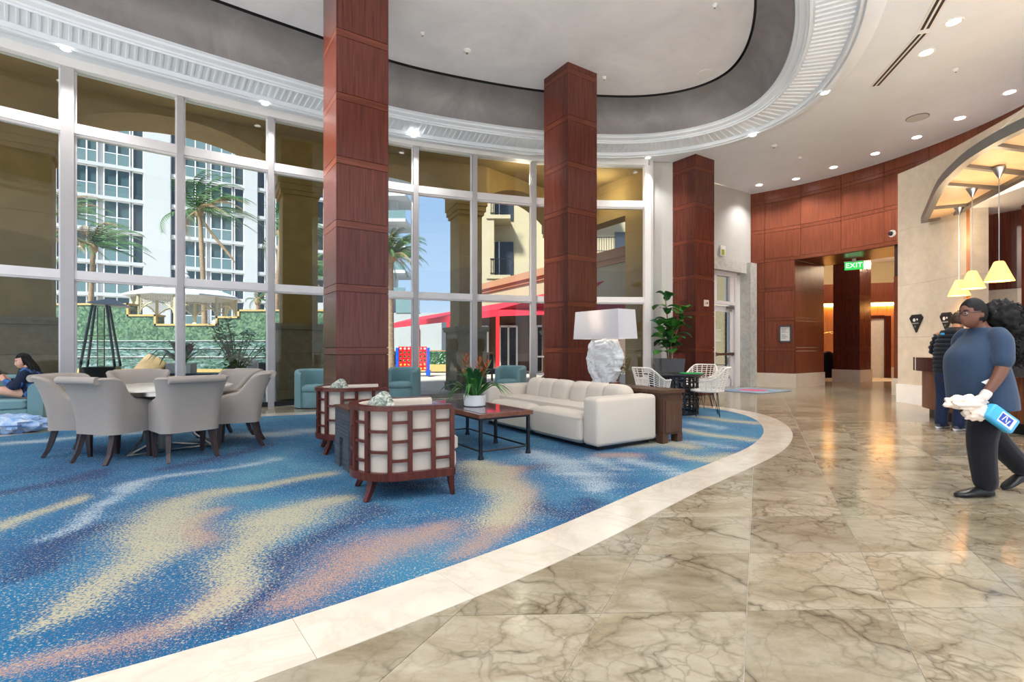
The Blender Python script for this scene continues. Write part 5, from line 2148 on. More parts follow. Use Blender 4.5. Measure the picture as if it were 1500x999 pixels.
for x, y in ((0.25, 13.05), (1.9, 13.9), (2.6, 14.3)):     # first at the porch can light; the others added to brighten the end wall
    pd = bpy.data.lights.new('porch_lamp', 'POINT')
    pd.energy = 20 * LAMP_GAIN
    pd.color = (1.0, 0.86, 0.66)
    pd.shadow_soft_size = 0.12
    pl_ = bpy.data.objects.new('porch_lamp', pd)
    COL.objects.link(pl_)
    pl_.location = (x, y, 5.6)

# mosaic water wall
mos = NT('green_mosaic')
mos.set(rough=0.35)
mv = mos.coords()
vo = mos.node('ShaderNodeTexVoronoi')
vo.inputs['Scale'].default_value = 16
mos.link(mv, vo.inputs['Vector'])
sp_ = mos.node('ShaderNodeSeparateColor')
mos.link(vo.outputs['Color'], sp_.inputs[0])
mos.color(mos.ramp(sp_.outputs[0], [(0.0, sr(40, 68, 52)), (0.35, sr(64, 92, 64)), (0.6, sr(86, 114, 82)), (0.8, sr(106, 130, 98)), (1.0, sr(58, 90, 78))]))
wtr = NT('falling_water')
wtr.set(rough=0.15)
wv = wtr.coords((1.2, 1.2, 5))
wfac = wtr.noise(wv, 3.2, 5, 0.7, 0.8)
vo2 = wtr.node('ShaderNodeTexVoronoi')
vo2.inputs['Scale'].default_value = 16
wtr.link(wtr.coords(), vo2.inputs['Vector'])
sp2 = wtr.node('ShaderNodeSeparateColor')
wtr.link(vo2.outputs['Color'], sp2.inputs[0])
wtr.color(wtr.mix(wtr.ramp(wfac, [(0.48, (0, 0, 0)), (0.68, (1, 1, 1))]), wtr.ramp(sp2.outputs[0], [(0.0, sr(30, 60, 52)), (0.5, sr(58, 90, 72)), (1, sr(72, 108, 96))]), sr(150, 168, 172)))
t = thing('water_wall', (0, 16, 0), 'stepped green mosaic garden wall with water running down it', 'fountain')
tops_ = [(-19, 2.56), (-12.32, 2.56), (-12.32, 2.20), (-11.44, 2.20), (-11.44, 1.90), (-9.47, 1.90), (-9.47, 2.14), (-8.77, 2.14), (-8.77, 2.36), (-5.0, 2.36)]
for (x0, z0), (x1, z1) in zip(tops_[:-1], tops_[1:]):
    if x1 > x0:
        MB().box(((x0 + x1) / 2, 0.2, z0 / 2), (x1 - x0, 0.4, z0)).build('mosaic_panel', mos.m, t)
        MB().box(((x0 + x1) / 2, 0.19, z0 + 0.03), (x1 - x0 + 0.06, 0.46, 0.06)).build('coping', 'gold', t)
    else:
        MB().box((x0, 0.0, (z0 + z1) / 2 + 0.03), (0.07, 0.08, abs(z1 - z0) + 0.06)).build('coping', 'gold', t)
for k, (yb, zt) in enumerate(((-0.2, 1.42), (-0.45, 1.18), (-0.7, 0.92))):
    MB().box((-12.0, yb / 2, zt / 2), (14, -yb, zt)).build('water_step', wtr.m, t)
    MB().box((-12.0, yb - 0.015, zt - 0.006), (14, 0.05, 0.016)).build('water_lip', 'garden_white', t)
MB().box((-12.0, -1.25, 0.28), (14, 0.25, 0.56)).build('basin_wall', 'gold', t)
MB().box((-12.0, -0.9, 0.22), (14, 0.7, 0.44)).build('basin_water', wtr.m, t)

# gazebo
t = thing('gazebo', (-14.4, 22, 0), 'white gazebo with a lacy trim and a finial beyond the mosaic wall', 'gazebo')
m = MB()
m.lathe([(2.25, 3.36), (2.25, 3.42), (1.3, 3.78), (0.55, 4.06), (0.0, 4.10)], 8)
m.build('roof', 'garden_white', t)
m = MB().lathe([(0.0, 4.05), (0.22, 4.06), (0.22, 4.14), (0.10, 4.2), (0.16, 4.32), (0.07, 4.42), (0.10, 4.5), (0.03, 4.58), (0.0, 4.78)], 14)
m.build('finial', 'garden_white', t, 40)
lace = plain('cream_fretwork', sr(196, 182, 148), 0.6)
tr = MB()
for k in range(8):
    a0, a1 = PI / 8 + k * PI / 4, PI / 8 + (k + 1) * PI / 4
    r = 1.95
    p0, p1 = Vector((r * math.cos(a0), r * math.sin(a0))), Vector((r * math.cos(a1), r * math.sin(a1)))
    o = MB().tube([(p0.x, p0.y, 0), (p0.x, p0.y, 3.36)], 0.06, 8).build('post', lace, t)
    for q in range(15):
        u = (q + 0.5) / 15
        p = p0.lerp(p1, u)
        zb = 2.55 + 0.50 * math.sin(PI * u) ** 0.6
        zz = 3.34
        while zz > zb:
            tr.tube([(p.x + 0.05 * math.cos(s_), p.y, zz - 0.05 + 0.045 * math.sin(s_)) for s_ in [2 * PI * w_ / 7 for w_ in range(8)]], 0.010, 3, caps=False)
            zz -= 0.11
    tr.tube([(*p0.lerp(p1, q / 12), 2.55 + 0.50 * math.sin(PI * q / 12) ** 0.6) for q in range(13)], 0.028, 5)
    lampb = MB().ball((p0.x * .93, p0.y * .93, 2.28), (0.09, 0.09, 0.11), 10, 6)
    if k % 2 == 0 or k in (5, 7):
        lampb.build('lantern', emissive('lantern_glow_%d' % k, (1.0, 0.72, 0.38), 2.2), t, True)
tr.build('fretwork', lace, t)['kind'] = 'stuff'

# patio heater
t = thing('patio_heater', (-8.95, 10.85, 0), 'black pyramid patio heater outside the left window', 'heater', None, 0.5)
MB().loft([[(-w, -w, z), (w, -w, z), (w, w, z), (-w, w, z)] for w, z in ((0.34, 0.02), (0.30, 0.78))]).build('base_box', 'black', t)
for sx in (-1, 1):
    for sy in (-1, 1):
        MB().tube([(sx * 0.29, sy * 0.29, 0.78), (sx * 0.12, sy * 0.12, 2.12)], 0.018, 4, sq=True).build('leg', 'blackmetal', t)
MB().lathe([(0.07, 0.78), (0.07, 2.08)], 16, caps=False).build('glass_tube', glass_mat('heater_glass', (0.85, 0.88, 0.80), 1.0), t, 40)
MB().box((0, 0, 1.45), (0.44, 0.44, 0.012)).build('guard', 'blackmetal', t)
m = MB()
m.loft([[(-w, -w, z), (w, -w, z), (w, w, z), (-w, w, z)] for w, z in ((0.33, 2.12), (0.36, 2.13), (0.05, 2.27))], mat=Matrix.Rotation(0.08, 4, 'Y'))
m.build('reflector', 'greymetal', t)

# low table with a planter of bromeliads outside
t = thing('garden_table', (-7.25, 11.25, 0), 'low dark blue table outside the glass holding the flower trough', 'table')
MB().box((0.25, 0, 0.60), (1.5, 0.6, 0.05)).build('tabletop', plain('navy_top', sr(58, 70, 96), 0.4), t)
for sx in (-0.4, 0.9):
    for sy in (-0.22, 0.22):
        MB().box((sx, sy, 0.29), (0.05, 0.05, 0.58)).build('leg', 'blackmetal', t)


def trough(t):
    MB().box((0, 0, 0.11), (0.56, 0.22, 0.22)).build('trough', 'white_pot', t)
    t['pot_h'] = 0.21

bromeliad((-7.40, 11.15, 0.626), 'pink flowered bromeliads in a pale rectangular trough outside the window', [(-0.02, 0.0, 0.52, 0.02), (0.20, 0.02, 0.44, 0.02)], trough, 1.75, 30, 'pink_fl', 8)


def lounge(loc, rz, w, label, stripe):
    t = thing('garden_sofa', loc, label, 'sofa', None, rz)
    m = MB()
    m.rbox((0, 0, 0.22), (w, 0.75, 0.22), 0.05, 3)
    m.build('seat_frame', 'grey_pot', t, 40)
    m = MB()
    hw = w / 2 - 0.06
    pts = [(hw, -0.3), (hw, 0.2), (hw - 0.1, 0.32), (-hw + 0.1, 0.32), (-hw, 0.2), (-hw, -0.3)]
    shell(m, resample([Vector(p) for p in pts], 31, False), lambda v: ease(0.80, 0.6, (abs(v) - 0.5) / 0.4), 0.2, 0.08)
    m.build('woven_back', 'grey_pot', t, 50)
    MB().rbox((0, -0.03, 0.38), (w - 0.25, 0.62, 0.12), 0.04, 3).build('seat_cushion', 'offwhite', t, 50)
    return t
lounge((-6.65, 13.2, 0), 0.15, 1.9, 'dark woven garden sofa with striped pillows before the water wall', True)
lounge((-9.3, 12.9, 0), 0.25, 0.9, 'dark woven garden armchair with a tan pillow outside the window', False)
stp = NT('striped_cloth')
stp.set(rough=0.9)
wv_ = stp.node('ShaderNodeTexWave', bands_direction='X')
wv_.inputs['Scale'].default_value = 9
stp.link(stp.coords(), wv_.inputs['Vector'])
stp.color(stp.ramp(wv_.outputs['Fac'], [(0.45, sr(236, 232, 224)), (0.6, sr(110, 120, 130)), (0.75, sr(226, 222, 214))]))
pillow((-6.05, 12.98, 0.66), 0.62, (PI / 2 - 0.3, 0, 0.1), stp.m, 'striped pillow on the garden sofa, the wider one beside the shrub', None)
pillow((-6.85, 12.9, 0.64), 0.5, (PI / 2 - 0.3, 0, 0.1), stp.m, 'striped pillow on the garden sofa just behind the flower trough', None)
pillow((-9.18, 12.68, 0.70), 0.55, (PI / 2 - 0.5, 0.55, 0.2), M['palm_dry'], 'tan pillow leaning on the dark woven garden armchair', None)


def shrub(loc, label, nst, H, R, seed, potr):
    rnd = random.Random(seed)
    t = thing('garden_shrub', loc, label, 'shrub')
    MB().lathe([(potr * .75, 0), (potr, 0.4), (potr, 0.46), (potr * .88, 0.46), (potr * .85, 0.40), (0, 0.40)], 20).build('pot', 'salmon', t, 40)
    fol = MB()
    for k in range(nst):
        az = rnd.uniform(0, 2 * PI)
        rr = R * rnd.uniform(.4, 1)
        hh = H * rnd.uniform(.6, 1)
        P_ = spline([(0, 0, .4), (rr * .35 * math.cos(az), rr * .35 * math.sin(az), .4 + (hh - .4) * .5), (rr * math.cos(az), rr * math.sin(az), hh)], 9)
        MB().tube(P_, 0.010, 4).build('stem', 'bark', t)
        for q in range(34):
            p = P_[rnd.randrange(3, 9)] + Vector((rnd.gauss(0, .07), rnd.gauss(0, .07), rnd.gauss(0, .06)))
            a2 = rnd.uniform(0, 6.3)
            L = rnd.uniform(.09, .16)
            e2 = p + Vector((math.cos(a2) * L, math.sin(a2) * L, rnd.uniform(-.5, .6) * L))
            sd = Vector((-math.sin(a2), math.cos(a2), rnd.uniform(-.4, .4))) * L * .28
            md_ = (p + e2) / 2 + Vector((0, 0, .01))
            fol.add([p, md_ + sd, e2, md_ - sd], [(0, 1, 2, 3)])
    fol.build('foliage', 'leaf_bright', t)
shrub((-6.08, 11.0, 0), 'bushy green shrub in a terracotta pot outside beside the stone column', 18, 1.80, 0.56, 5, 0.22)
shrub((2.72, 13.35, 0), 'small dark leaved plant in a pale pot outside behind the coral lamp', 8, 0.95, 0.26, 6, 0.16)

# wind blown palms
def palm(x, y, h, L, nf, label, lean=0.0, seed=1, wind=1.0, thick=0.13, dead=False, dens=20):
    rnd = random.Random(seed)
    t = thing('palm_tree', (x, y, 0), label, 'palm tree', 'palms in the garden')
    tp = spline([(0, 0, 0), (lean * .3, 0, h * .5), (lean, 0, h)], 12)
    m = MB()
    m.tube(tp, [thick * (1.15 - 0.4 * k / 11) for k in range(12)], 9)
    for k in range(1, 26):
        p = tp[0].lerp(tp[-1], 0)
        u = k / 26
        q = spline(tp, 27)[k]
        m.tube([q - Vector((0, 0, .02)), q + Vector((0, 0, .03))], [thick * (1.2 - 0.4 * u), thick * (1.14 - 0.4 * u)], 9)
    m.build('trunk', 'bark', t, True)
    top_ = tp[-1]
    MB().ball((top_.x, top_.y, h - 0.12), (thick * 1.5, thick * 1.5, 0.28), 12, 8).build('crown_shaft', 'palm_dry', t, True)
    for k in range(nf):
        az = k * 2.399 + rnd.uniform(-.3, .3)
        el = rnd.uniform(-0.1, 1.25)
        d = Vector((math.cos(az) * math.cos(el), math.sin(az) * math.cos(el), math.sin(el)))
        P_ = [top_.copy()]
        ll = L * rnd.uniform(.8, 1.1)
        n = 10
        for q in range(n):
            u = q / n
            d = (d + Vector((0.30 * wind, -0.02, -0.20 * (0.6 + u))) * (0.35 + u * 0.6)).normalized()
            P_.append(P_[-1] + d * (ll / n))
        m = MB()
        m.tube(P_, [0.022 * (1 - 0.8 * i / n) for i in range(n + 1)], 3)
        PP = spline(P_, dens)
        for i in range(2, dens):
            p = PP[i]
            dd = (PP[min(i + 1, dens - 1)] - PP[i - 1]).normalized()
            side = dd.cross(Vector((0, 0, 1)))
            if side.length < 1e-3:
                side = Vector((0, 1, 0))
            side.normalize()
            fl_ = 0.40 * L / 2.4 * (1.15 - 0.7 * abs(i / dens - 0.45))
            for sg in (-1, 1):
                tip = p + (side * sg * 0.55 + dd * 0.65 + Vector((0.35 * wind, 0, -0.45))).normalized() * fl_ * rnd.uniform(.85, 1.15)
                wv2 = dd * 0.032 * L / 2.0
                m.add([p - wv2, p + wv2, tip], [(0, 1, 2)])
        m.build('frond', 'palm' if rnd.random() > 0.14 else 'palm_dry', t)
    if dead:
        P_ = spline([top_ + Vector((0, 0, -.2)), top_ + Vector((0.6, -.1, -1.1)), top_ + Vector((1.5, -.1, -2.2)), top_ + Vector((1.9, -.1, -2.75))], 12)
        m = MB().tube(P_, [0.02 + 0.05 * math.sin(PI * k / 11) for k in range(12)], 6)
        m.build('dead_frond', 'palm_dry', t, True)
    return t
palm(-21.2, 25.0, 6.3, 2.5, 30, 'wind blown palm behind the patio heater, before the white tower', 0.2, 3, dead=False)
palm(-15.75, 25.6, 8.25, 2.9, 30, 'tall wind blown palm with a dead hanging frond behind the gazebo', -0.3, 5, dead=True)
palm(-26.2, 29.0, 8.9, 2.6, 20, 'palm half hidden by the thick window post behind the heater', 0.1, 8)
palm(-12.6, 26.5, 7.4, 2.6, 20, 'palm with drooping fronds seen left of the tan column', 0.3, 11)
palm(-9.9, 24.5, 4.7, 1.9, 22, 'palm seen in the narrow gap right of the tan column', 0.1, 13)
palm(-6.0, 24.5, 5.7, 1.9, 70, 'dense dark palm with drooping fronds right of the big pillar', 0.0, 17, wind=0.12, thick=0.2)
palm(-15.3, 30.0, 4.1, 1.1, 14, 'small palm with a brown crown far behind the gazebo', 0.0, 19)

# white apartment tower
tw = thing('apartment_tower', (-40, 45, 0), 'white apartment tower with glazed balconies behind the palms', 'building', None, ANG_A)
SPANS = [(-12.0, -6.2), (-2.2, -1.0), (-0.9, 0.22), (0.46, 1.95), (2.44, 4.36), (4.57, 5.4), (7.57, 8.25), (8.7, 10.56), (10.97, 12.88), (13.1, 13.96), (15.24, 15.97), (16.3, 17.8), (18.2, 19.9), (21.2, 22.1), (22.5, 24.2)]
body = MB().box((5.5, 6.3, 17), (39, 12, 34))
body.build('wall', 'tower_white', tw)
wcache = {}
for f in range(10):
    z = 3.2 + 3.0 * f
    sl = MB().box((5.5, 0.12, z - 0.05), (39, 0.62, 0.32))
    sl.build('floor_slab', 'tower_white', tw)
    for (a, b) in SPANS:
        w = round(b - a, 2)
        pair = w > 1.3
        key = w
        if key not in wcache:
            fm = MB()
            for x in ([-w / 2, 0, w / 2] if pair else [-w / 2, w / 2]):
                fm.box((x, -0.05, 1.35), (0.10, 0.2, 2.65))
            fm.box((0, -0.05, 2.66), (w, 0.2, 0.12))
            if pair:
                fm.box((0, -0.10, 1.12), (w, 0.10, 0.07))
            a_ = fm.mesh('window')
            a_.materials.append(M['frame'])
            pm = MB().box((0, 0.0, 1.35), (w - 0.02, 0.03, 2.6)).mesh('pane')
            pm.materials.append(M['tower_glass' if pair else 'tower_dark'])
            bmh = None
            if pair:
                bmh = MB().box((0, -0.11, 0.56), (w - 0.1, 0.03, 1.05)).mesh('balustrade')
                bmh.materials.append(M['balustrade'])
            wcache[key] = (a_, pm, bmh)
        a_, pm, bmh = wcache[key]
        wo = inst(a_, 'window', tw, ((a + b) / 2, 0.2, z + 0.1))
        inst(pm, 'pane', wo)
        if bmh:
            inst(bmh, 'balustrade', wo)
for (a, b) in ((-13.9, -12.1), (-6.1, -2.4), (5.42, 7.55), (13.98, 15.2), (19.95, 21.15)):
    MB().box(((a + b) / 2, -0.03, 17), (b - a, 0.6, 34)).build('white_bay', 'tower_white', tw)

t2 = thing('balcony_tower', (-15.2, 60, 0), 'pale tower with open balconies against the sky right of the big pillar', 'building')
for f in range(9):
    z = 4.0 + f * 2.95
    MB().box((-1.5, 0, z), (9.0, 6, 0.35)).build('balcony_slab', 'tower_white', t2)
    MB().box((-1.5, -2.9, z + 0.65), (9.0, 0.05, 0.95)).build('balustrade', 'balustrade', t2)
MB().box((1.2, -0.8, 14), (0.8, 0.8, 28)).build('pier', 'tower_white', t2)
MB().box((-4.0, 2, 14), (5.4, 4, 28)).build('core', 'balustrade', t2)
t3 = thing('low_building', (-15.0, 46, 0), 'low white building behind the red awning, below the pale tower', 'building')
MB().box((1.0, 4, 2.2), (15, 8, 4.4)).build('wall', 'low_white', t3)
MB().box((0.0, 1.5, 4.9), (8, 3, 0.8)).build('parapet', 'low_white', t3)
MB().box((5.4, -0.05, 5.2), (2.2, 0.1, 1.6)).build('glass_block', 'balustrade', t3)
MB().box((6.1, -0.06, 1.7), (0.8, 0.1, 2.4)).build('window', 'tower_dark', t3)

# podium with cornice, running from near right to far left
PQ0, PQ1 = Vector((4.3, 16.4)), Vector((-1.9, 27.8))
pb = thing('podium_building', (0, 0, 0), 'cream podium with a peach cornice behind the red awnings', 'building')
m = MB()
seg_box(m, PQ1, PQ0, 2.95, 4.15, 0, -0.6)
m.build('wall', 'cream_bldg', pb)
for u_ in (0.02, 0.5, 0.98):
    q_ = PQ0.lerp(PQ1, u_)
    MB().box((q_.x + 0.35, q_.y + 0.2, 1.48), (0.4, 0.4, 2.96)).build('pier', 'salmon', pb)
for z0, z1, o in ((4.15, 4.32, 0.10), (4.32, 4.42, 0.22), (4.42, 4.66, 0.14)):
    m = MB()
    seg_box(m, PQ1, PQ0, z0, z1, o, -0.6)
    m.build('cornice', 'salmon', pb)
# upper guest wing
ub = thing('guest_wing', (-4, 33, 0), 'cream guest wing with iron balconies above the podium', 'building')
MB().box((10, 5, 12), (18, 6, 24)).build('wall', 'cream_bldg', ub)
MB().box((2.35, 1.2, 12), (0.9, 2.0, 24)).build('pier', 'cream_bldg', ub)
MB().box((6.9, 1.0, 12), (0.9, 2.2, 24)).build('pier', 'offwhite', ub)
MB().box((8.6, 1.85, 12), (2.4, 0.4, 24)).build('recess_wall', 'salmon', ub)
for f in range(4):
    z = 1.9 + f * 4.0
    MB().box((3.1, 1.2, z), (1.6, 2.2, 0.25)).build('balcony_slab', 'cream_bldg', ub)
    rl = MB()
    rl.box((3.2, 0.15, z + 1.2), (1.3, 0.04, 0.05)).box((3.2, 0.15, z + 0.25), (1.3, 0.04, 0.04))
    for k in range(10):
        rl.box((2.6 + k * 0.13, 0.15, z + 0.7), (0.025, 0.025, 1.0))
    rl.build('railing', 'blackmetal', ub)
    dm = MB().box((3.35, 1.95, z + 1.45), (1.5, 0.08, 2.5))
    w_ = dm.build('window', 'darkpane', ub)
    MB().box((3.1, 1.89, z + 1.45), (0.06, 0.05, 2.5)).build('mullion', 'frame', w_)
    MB().box((5.45, 1.97, z + 1.6), (0.42, 0.08, 2.6)).build('window', 'darkpane', ub)
    MB().box((9.2, 1.2, z + 1.4), (3.4, 2.6, 0.3)).build('balcony_slab', 'salmon', ub)
    rl = MB()
    rl.box((9.2, 0.0, z + 2.6), (3.2, 0.04, 0.06)).box((9.2, 0.0, z + 1.7), (3.2, 0.04, 0.04))
    for k in range(20):
        rl.box((7.7 + k * 0.16, 0.0, z + 2.1), (0.03, 0.03, 1.0))
    rl.build('railing', 'blackmetal', ub)
    for x in (11.6,):
        w_ = MB().box((x + 0.9, 1.97, z + 2.4), (2.6, 0.1, 2.0)).build('window', 'darkpane', ub)
        MB().box((x + 0.9, 1.9, z + 2.4), (0.10, 0.06, 2.0)).box((x + 0.9, 1.88, z + 1.35), (2.8, 0.1, 0.14)).build('frame', 'frame', w_)
        MB().box((x + 0.9, 1.95, z + 0.75), (2.6, 0.12, 0.7)).build('spandrel', 'salmon', ub)

# red awnings
aw = thing('red_awning', (0, 0, 0), 'bright red awning on red posts in front of the cream podium', 'awning')
F0, F1, F2 = Vector((-8.8, 35.5)), Vector((-0.62, 21.6)), Vector((4.6, 19.0))
wall_pt = lambda z: None
def quadp(name, pts, mat, th_=0.03):
    m = MB()
    a, b, c, d = [Vector(p) for p in pts]
    nrm_ = (b - a).cross(d - a).normalized() * th_
    m.add([a, b, c, d, a + nrm_, b + nrm_, c + nrm_, d + nrm_], [(0, 1, 2, 3), (7, 6, 5, 4), (0, 4, 5, 1), (1, 5, 6, 2), (2, 6, 7, 3), (3, 7, 4, 0)])
    return m.build(name, mat, aw)
quadp('valance', [(F0.x, F0.y, 2.55), (F1.x, F1.y, 2.55), (F1.x, F1.y, 2.82), (F0.x, F0.y, 2.82)], 'red')
quadp('valance', [(F1.x, F1.y, 2.55), (4.6, 18.9, 2.55), (4.6, 18.9, 2.82), (F1.x, F1.y, 2.82)], 'red')
quadp('canvas', [(F0.x, F0.y, 2.82), (F1.x, F1.y, 2.82), (-0.35, 24.6, 3.40), (-7.4, 37.5, 3.40)], 'red')
quadp('canvas', [(F1.x, F1.y, 2.82), (4.6, 18.9, 2.82), (3.5, 18.0, 3.62), (-0.35, 24.6, 3.40)], 'red')
for p in ((F1.x, F1.y), (-3.35, 26.2), (-5.7, 30.2), (-8.4, 34.8)):
    MB().box((p[0], p[1], 1.28), (0.16, 0.16, 2.56)).build('post', 'redpost', aw)
# the red slope under the cornice at the right
m = MB()
seg_box(m, PQ0.lerp(PQ1, 0.0), PQ0.lerp(PQ1, 0.30), 2.9, 3.55, 0.05, 0.6)
m.build('side_canvas', 'red', aw)
# terrace room below the awning
tr_ = thing('terrace_room', (0, 0, 0), 'shaded terrace front with glazed doors under the red awning', 'building')
T0, T1 = Vector((-3.2, 26.2)), Vector((3.7, 17.9))
m = MB()
seg_box(m, (-2.4, 26.2), (9.4, 23.77), 0, 3.3, 0, -0.2)
m.build('wall', plain('shaded_wall', sr(104, 80, 66), 0.8), tr_)  # wall colour darkened to stand for the shade under the awning
for x0, x1 in ((-1.62, -1.25), (-0.62, 0.25), (1.25, 1.95), (2.6, 3.3)):
    m = MB().box(((x0 + x1) / 2, 25.75 - 0.2 * (x0 + 1.4), 1.15), (x1 - x0, 0.1, 2.3))
    d_ = m.build('door', 'darkpane', tr_)
    fm = MB()
    for x in (x0, (x0 + x1) / 2, x1):
        fm.box((x, 25.68 - 0.2 * (x0 + 1.4), 1.15), (0.09, 0.06, 2.3))
    fm.box(((x0 + x1) / 2, 25.68 - 0.2 * (x0 + 1.4), 2.28), (x1 - x0, 0.06, 0.10))
    fm.build('frame', 'offwhite', d_)
# hedge in a yellow planter and the drop game
t = thing('hedge_planter', (-4.6, 25.2, 0), 'clipped green hedge in a long yellow planter behind the disc game', 'hedge')
MB().box((0, 0, 0.18), (4.2, 0.8, 0.36)).build('planter', 'gold', t)
MB().box((0, 0.6, 1.0), (4.6, 0.2, 0.12)).build('rail', 'salmon', t)
hg = MB()
rnd = random.Random(3)
hg.box((0, 0, 0.65), (4.0, 0.55, 0.55))
for k in range(2600):
    x, y, z = rnd.uniform(-2.05, 2.05), rnd.choice((-.3, rnd.uniform(-.3, .3))), rnd.uniform(.36, .98)
    if y > -.29:
        z = .95
    p = Vector((x, y, z))
    a2 = rnd.uniform(0, 6.3)
    s_ = Vector((math.cos(a2), -.4, math.sin(a2))) * .06
    q_ = Vector((-math.sin(a2), -.3, math.cos(a2))) * .035
    hg.add([p - s_, p + q_, p + s_, p - q_], [(0, 1, 2, 3)])
hg.build('foliage', 'leaf2', t)

t = thing('disc_game', (-4.28, 21.5, 0), 'giant red vertical disc game with blue legs on the terrace', 'game', None, 0.12)
redp = plain('red_plastic', sr(226, 22, 30), 0.35)
blup = plain('blue_plastic', sr(24, 80, 200), 0.35)
cw, nx, ny = 0.17, 7, 6
brd = MB()
for i in range(nx):
    for j in range(ny):
        cx, cz = (i - (nx - 1) / 2) * cw, 0.22 + cw * (j + 0.5)
        o_ = [(cx + cw / 2 * sx, cz + cw / 2 * sz) for sx, sz in ((-1, -1), (0, -1), (1, -1), (1, 0), (1, 1), (0, 1), (-1, 1), (-1, 0))]
        i_ = [(cx + 0.055 * math.cos(a), cz + 0.055 * math.sin(a)) for a in [-3 * PI / 4 + k * PI / 4 for k in range(8)]]
        secs = [[(x, y, z) for x, z in L_] for L_, y in ((o_, -0.05), (i_, -0.05), (i_, 0.05), (o_, 0.05))]
        brd.loft(secs, True, False)
brd.build('board', redp, t)
for sx in (-1, 1):
    MB().box((sx * (nx * cw / 2 + 0.06), 0, 0.62), (0.12, 0.16, 1.14)).box((sx * (nx * cw / 2 + 0.06), 0, 0.16), (0.2, 0.55, 0.12)).box((sx * (nx * cw / 2 + 0.06), -0.22, 0.05), (0.16, 0.1, 0.1)).box((sx * (nx * cw / 2 + 0.06), 0.22, 0.05), (0.16, 0.1, 0.1)).build('leg', blup, t)
yel = plain('yellow_plastic', sr(246, 206, 60), 0.4)
dsc = MB().lathe([(0.03, -0.02), (0.065, -0.02), (0.065, 0.02), (0.03, 0.02)], 14, mat=Matrix.Rotation(PI / 2, 4, 'X')).mesh('disc')
dsc.materials.append(yel)
for i, j in ((0, 0), (0, 1), (1, 0), (1, 1), (2, 0), (3, 0), (5, 0)):
    inst(dsc, 'disc', t, ((i - 3) * cw, 0, 0.22 + cw * (j + .5)))
t = thing('terrace_chair', (-0.86, 17.6, 0), 'grey cushioned terrace chair outside behind the right tub chair', 'chair', None, 0.4)
MB().rbox((0, 0, 0.36), (0.62, 0.62, 0.18), 0.05, 3).build('seat', 'grey_pot', t, 40)
MB().rbox((0, 0.26, 0.70), (0.62, 0.14, 0.60), 0.06, 3).build('backrest', 'charcoal', t, 40)
MB().rbox((0, 0.24, 0.98), (0.56, 0.2, 0.10), 0.04, 3).build('headroll', 'palm_dry', t, 40)
for sx in (-1, 1):
    for sy in (-1, 1):
        MB().box((sx * 0.26, sy * 0.26, 0.14), (0.05, 0.05, 0.28)).build('leg', 'blackmetal', t)
t = thing('spotlight', (-1.55, 12.95, 0), 'small grey ground spotlight at the foot of the stone column', 'lamp')
MB().lathe([(0.09, 0), (0.09, 0.02), (0.02, 0.03), (0.02, 0.16)], 14).build('stake', 'greymetal', t)
MB().lathe([(0.085, 0.15), (0.09, 0.34), (0.0, 0.34)], 16).build('head', 'greymetal', t, 40)

# ================================================================== PEOPLE
def fuse(mb, voxel, name, mat, parent, smooth=6):
    """melt overlapping shapes into one continuous surface"""
    me = mb.mesh(name)
    o = bpy.data.objects.new(name, me)
    COL.objects.link(o)
    r = o.modifiers.new('remesh', 'REMESH')
    r.mode = 'VOXEL'
    r.voxel_size = voxel
    s = o.modifiers.new('smooth', 'SMOOTH')
    s.iterations = smooth
    s.factor = 0.5
    bpy.context.view_layer.update()
    dg = bpy.context.evaluated_depsgraph_get()
    m2 = bpy.data.meshes.new_from_object(o.evaluated_get(dg))
    o.modifiers.clear()
    o.data = m2
    bpy.data.meshes.remove(me)
    m2.name = name
    for p in m2.polygons:
        p.use_smooth = True
    m2.materials.clear()
    m2.materials.append(M[mat] if isinstance(mat, str) else mat)
    o.parent = parent
    return o


def rings(mb, rs, n=28, p=2.3):
    """torso from (z, x, y, half width, half depth)"""
    rs = spline([Vector(r) for r in rs], len(rs) * 4)
    secs = []
    for z, x, y, a, b in rs:
        sec = []
        for k in range(n):
            t = 2 * PI * k / n
            c, s = math.cos(t), math.sin(t)
            sec.append((x + a * abs(c) ** (2 / p) * (1 if c > 0 else -1), y + b * abs(s) ** (2 / p) * (1 if s > 0 else -1), z))
        secs.append(sec)
    return mb.loft(secs)


def limb(mb, pts, rad, n=12, k=6):
    q = spline([Vector((*p, r)) for p, r in zip(pts, rad)], (len(pts) - 1) * k + 1)
    P_ = [Vector(v[:3]) for v in q]
    R_ = [max(0.004, v[3]) for v in q]
    mb.tube(P_, R_, n)
    mb.ball(P_[0], (R_[0],) * 3, 10, 8)
    mb.ball(P_[-1], (R_[-1],) * 3, 10, 8)
    return mb


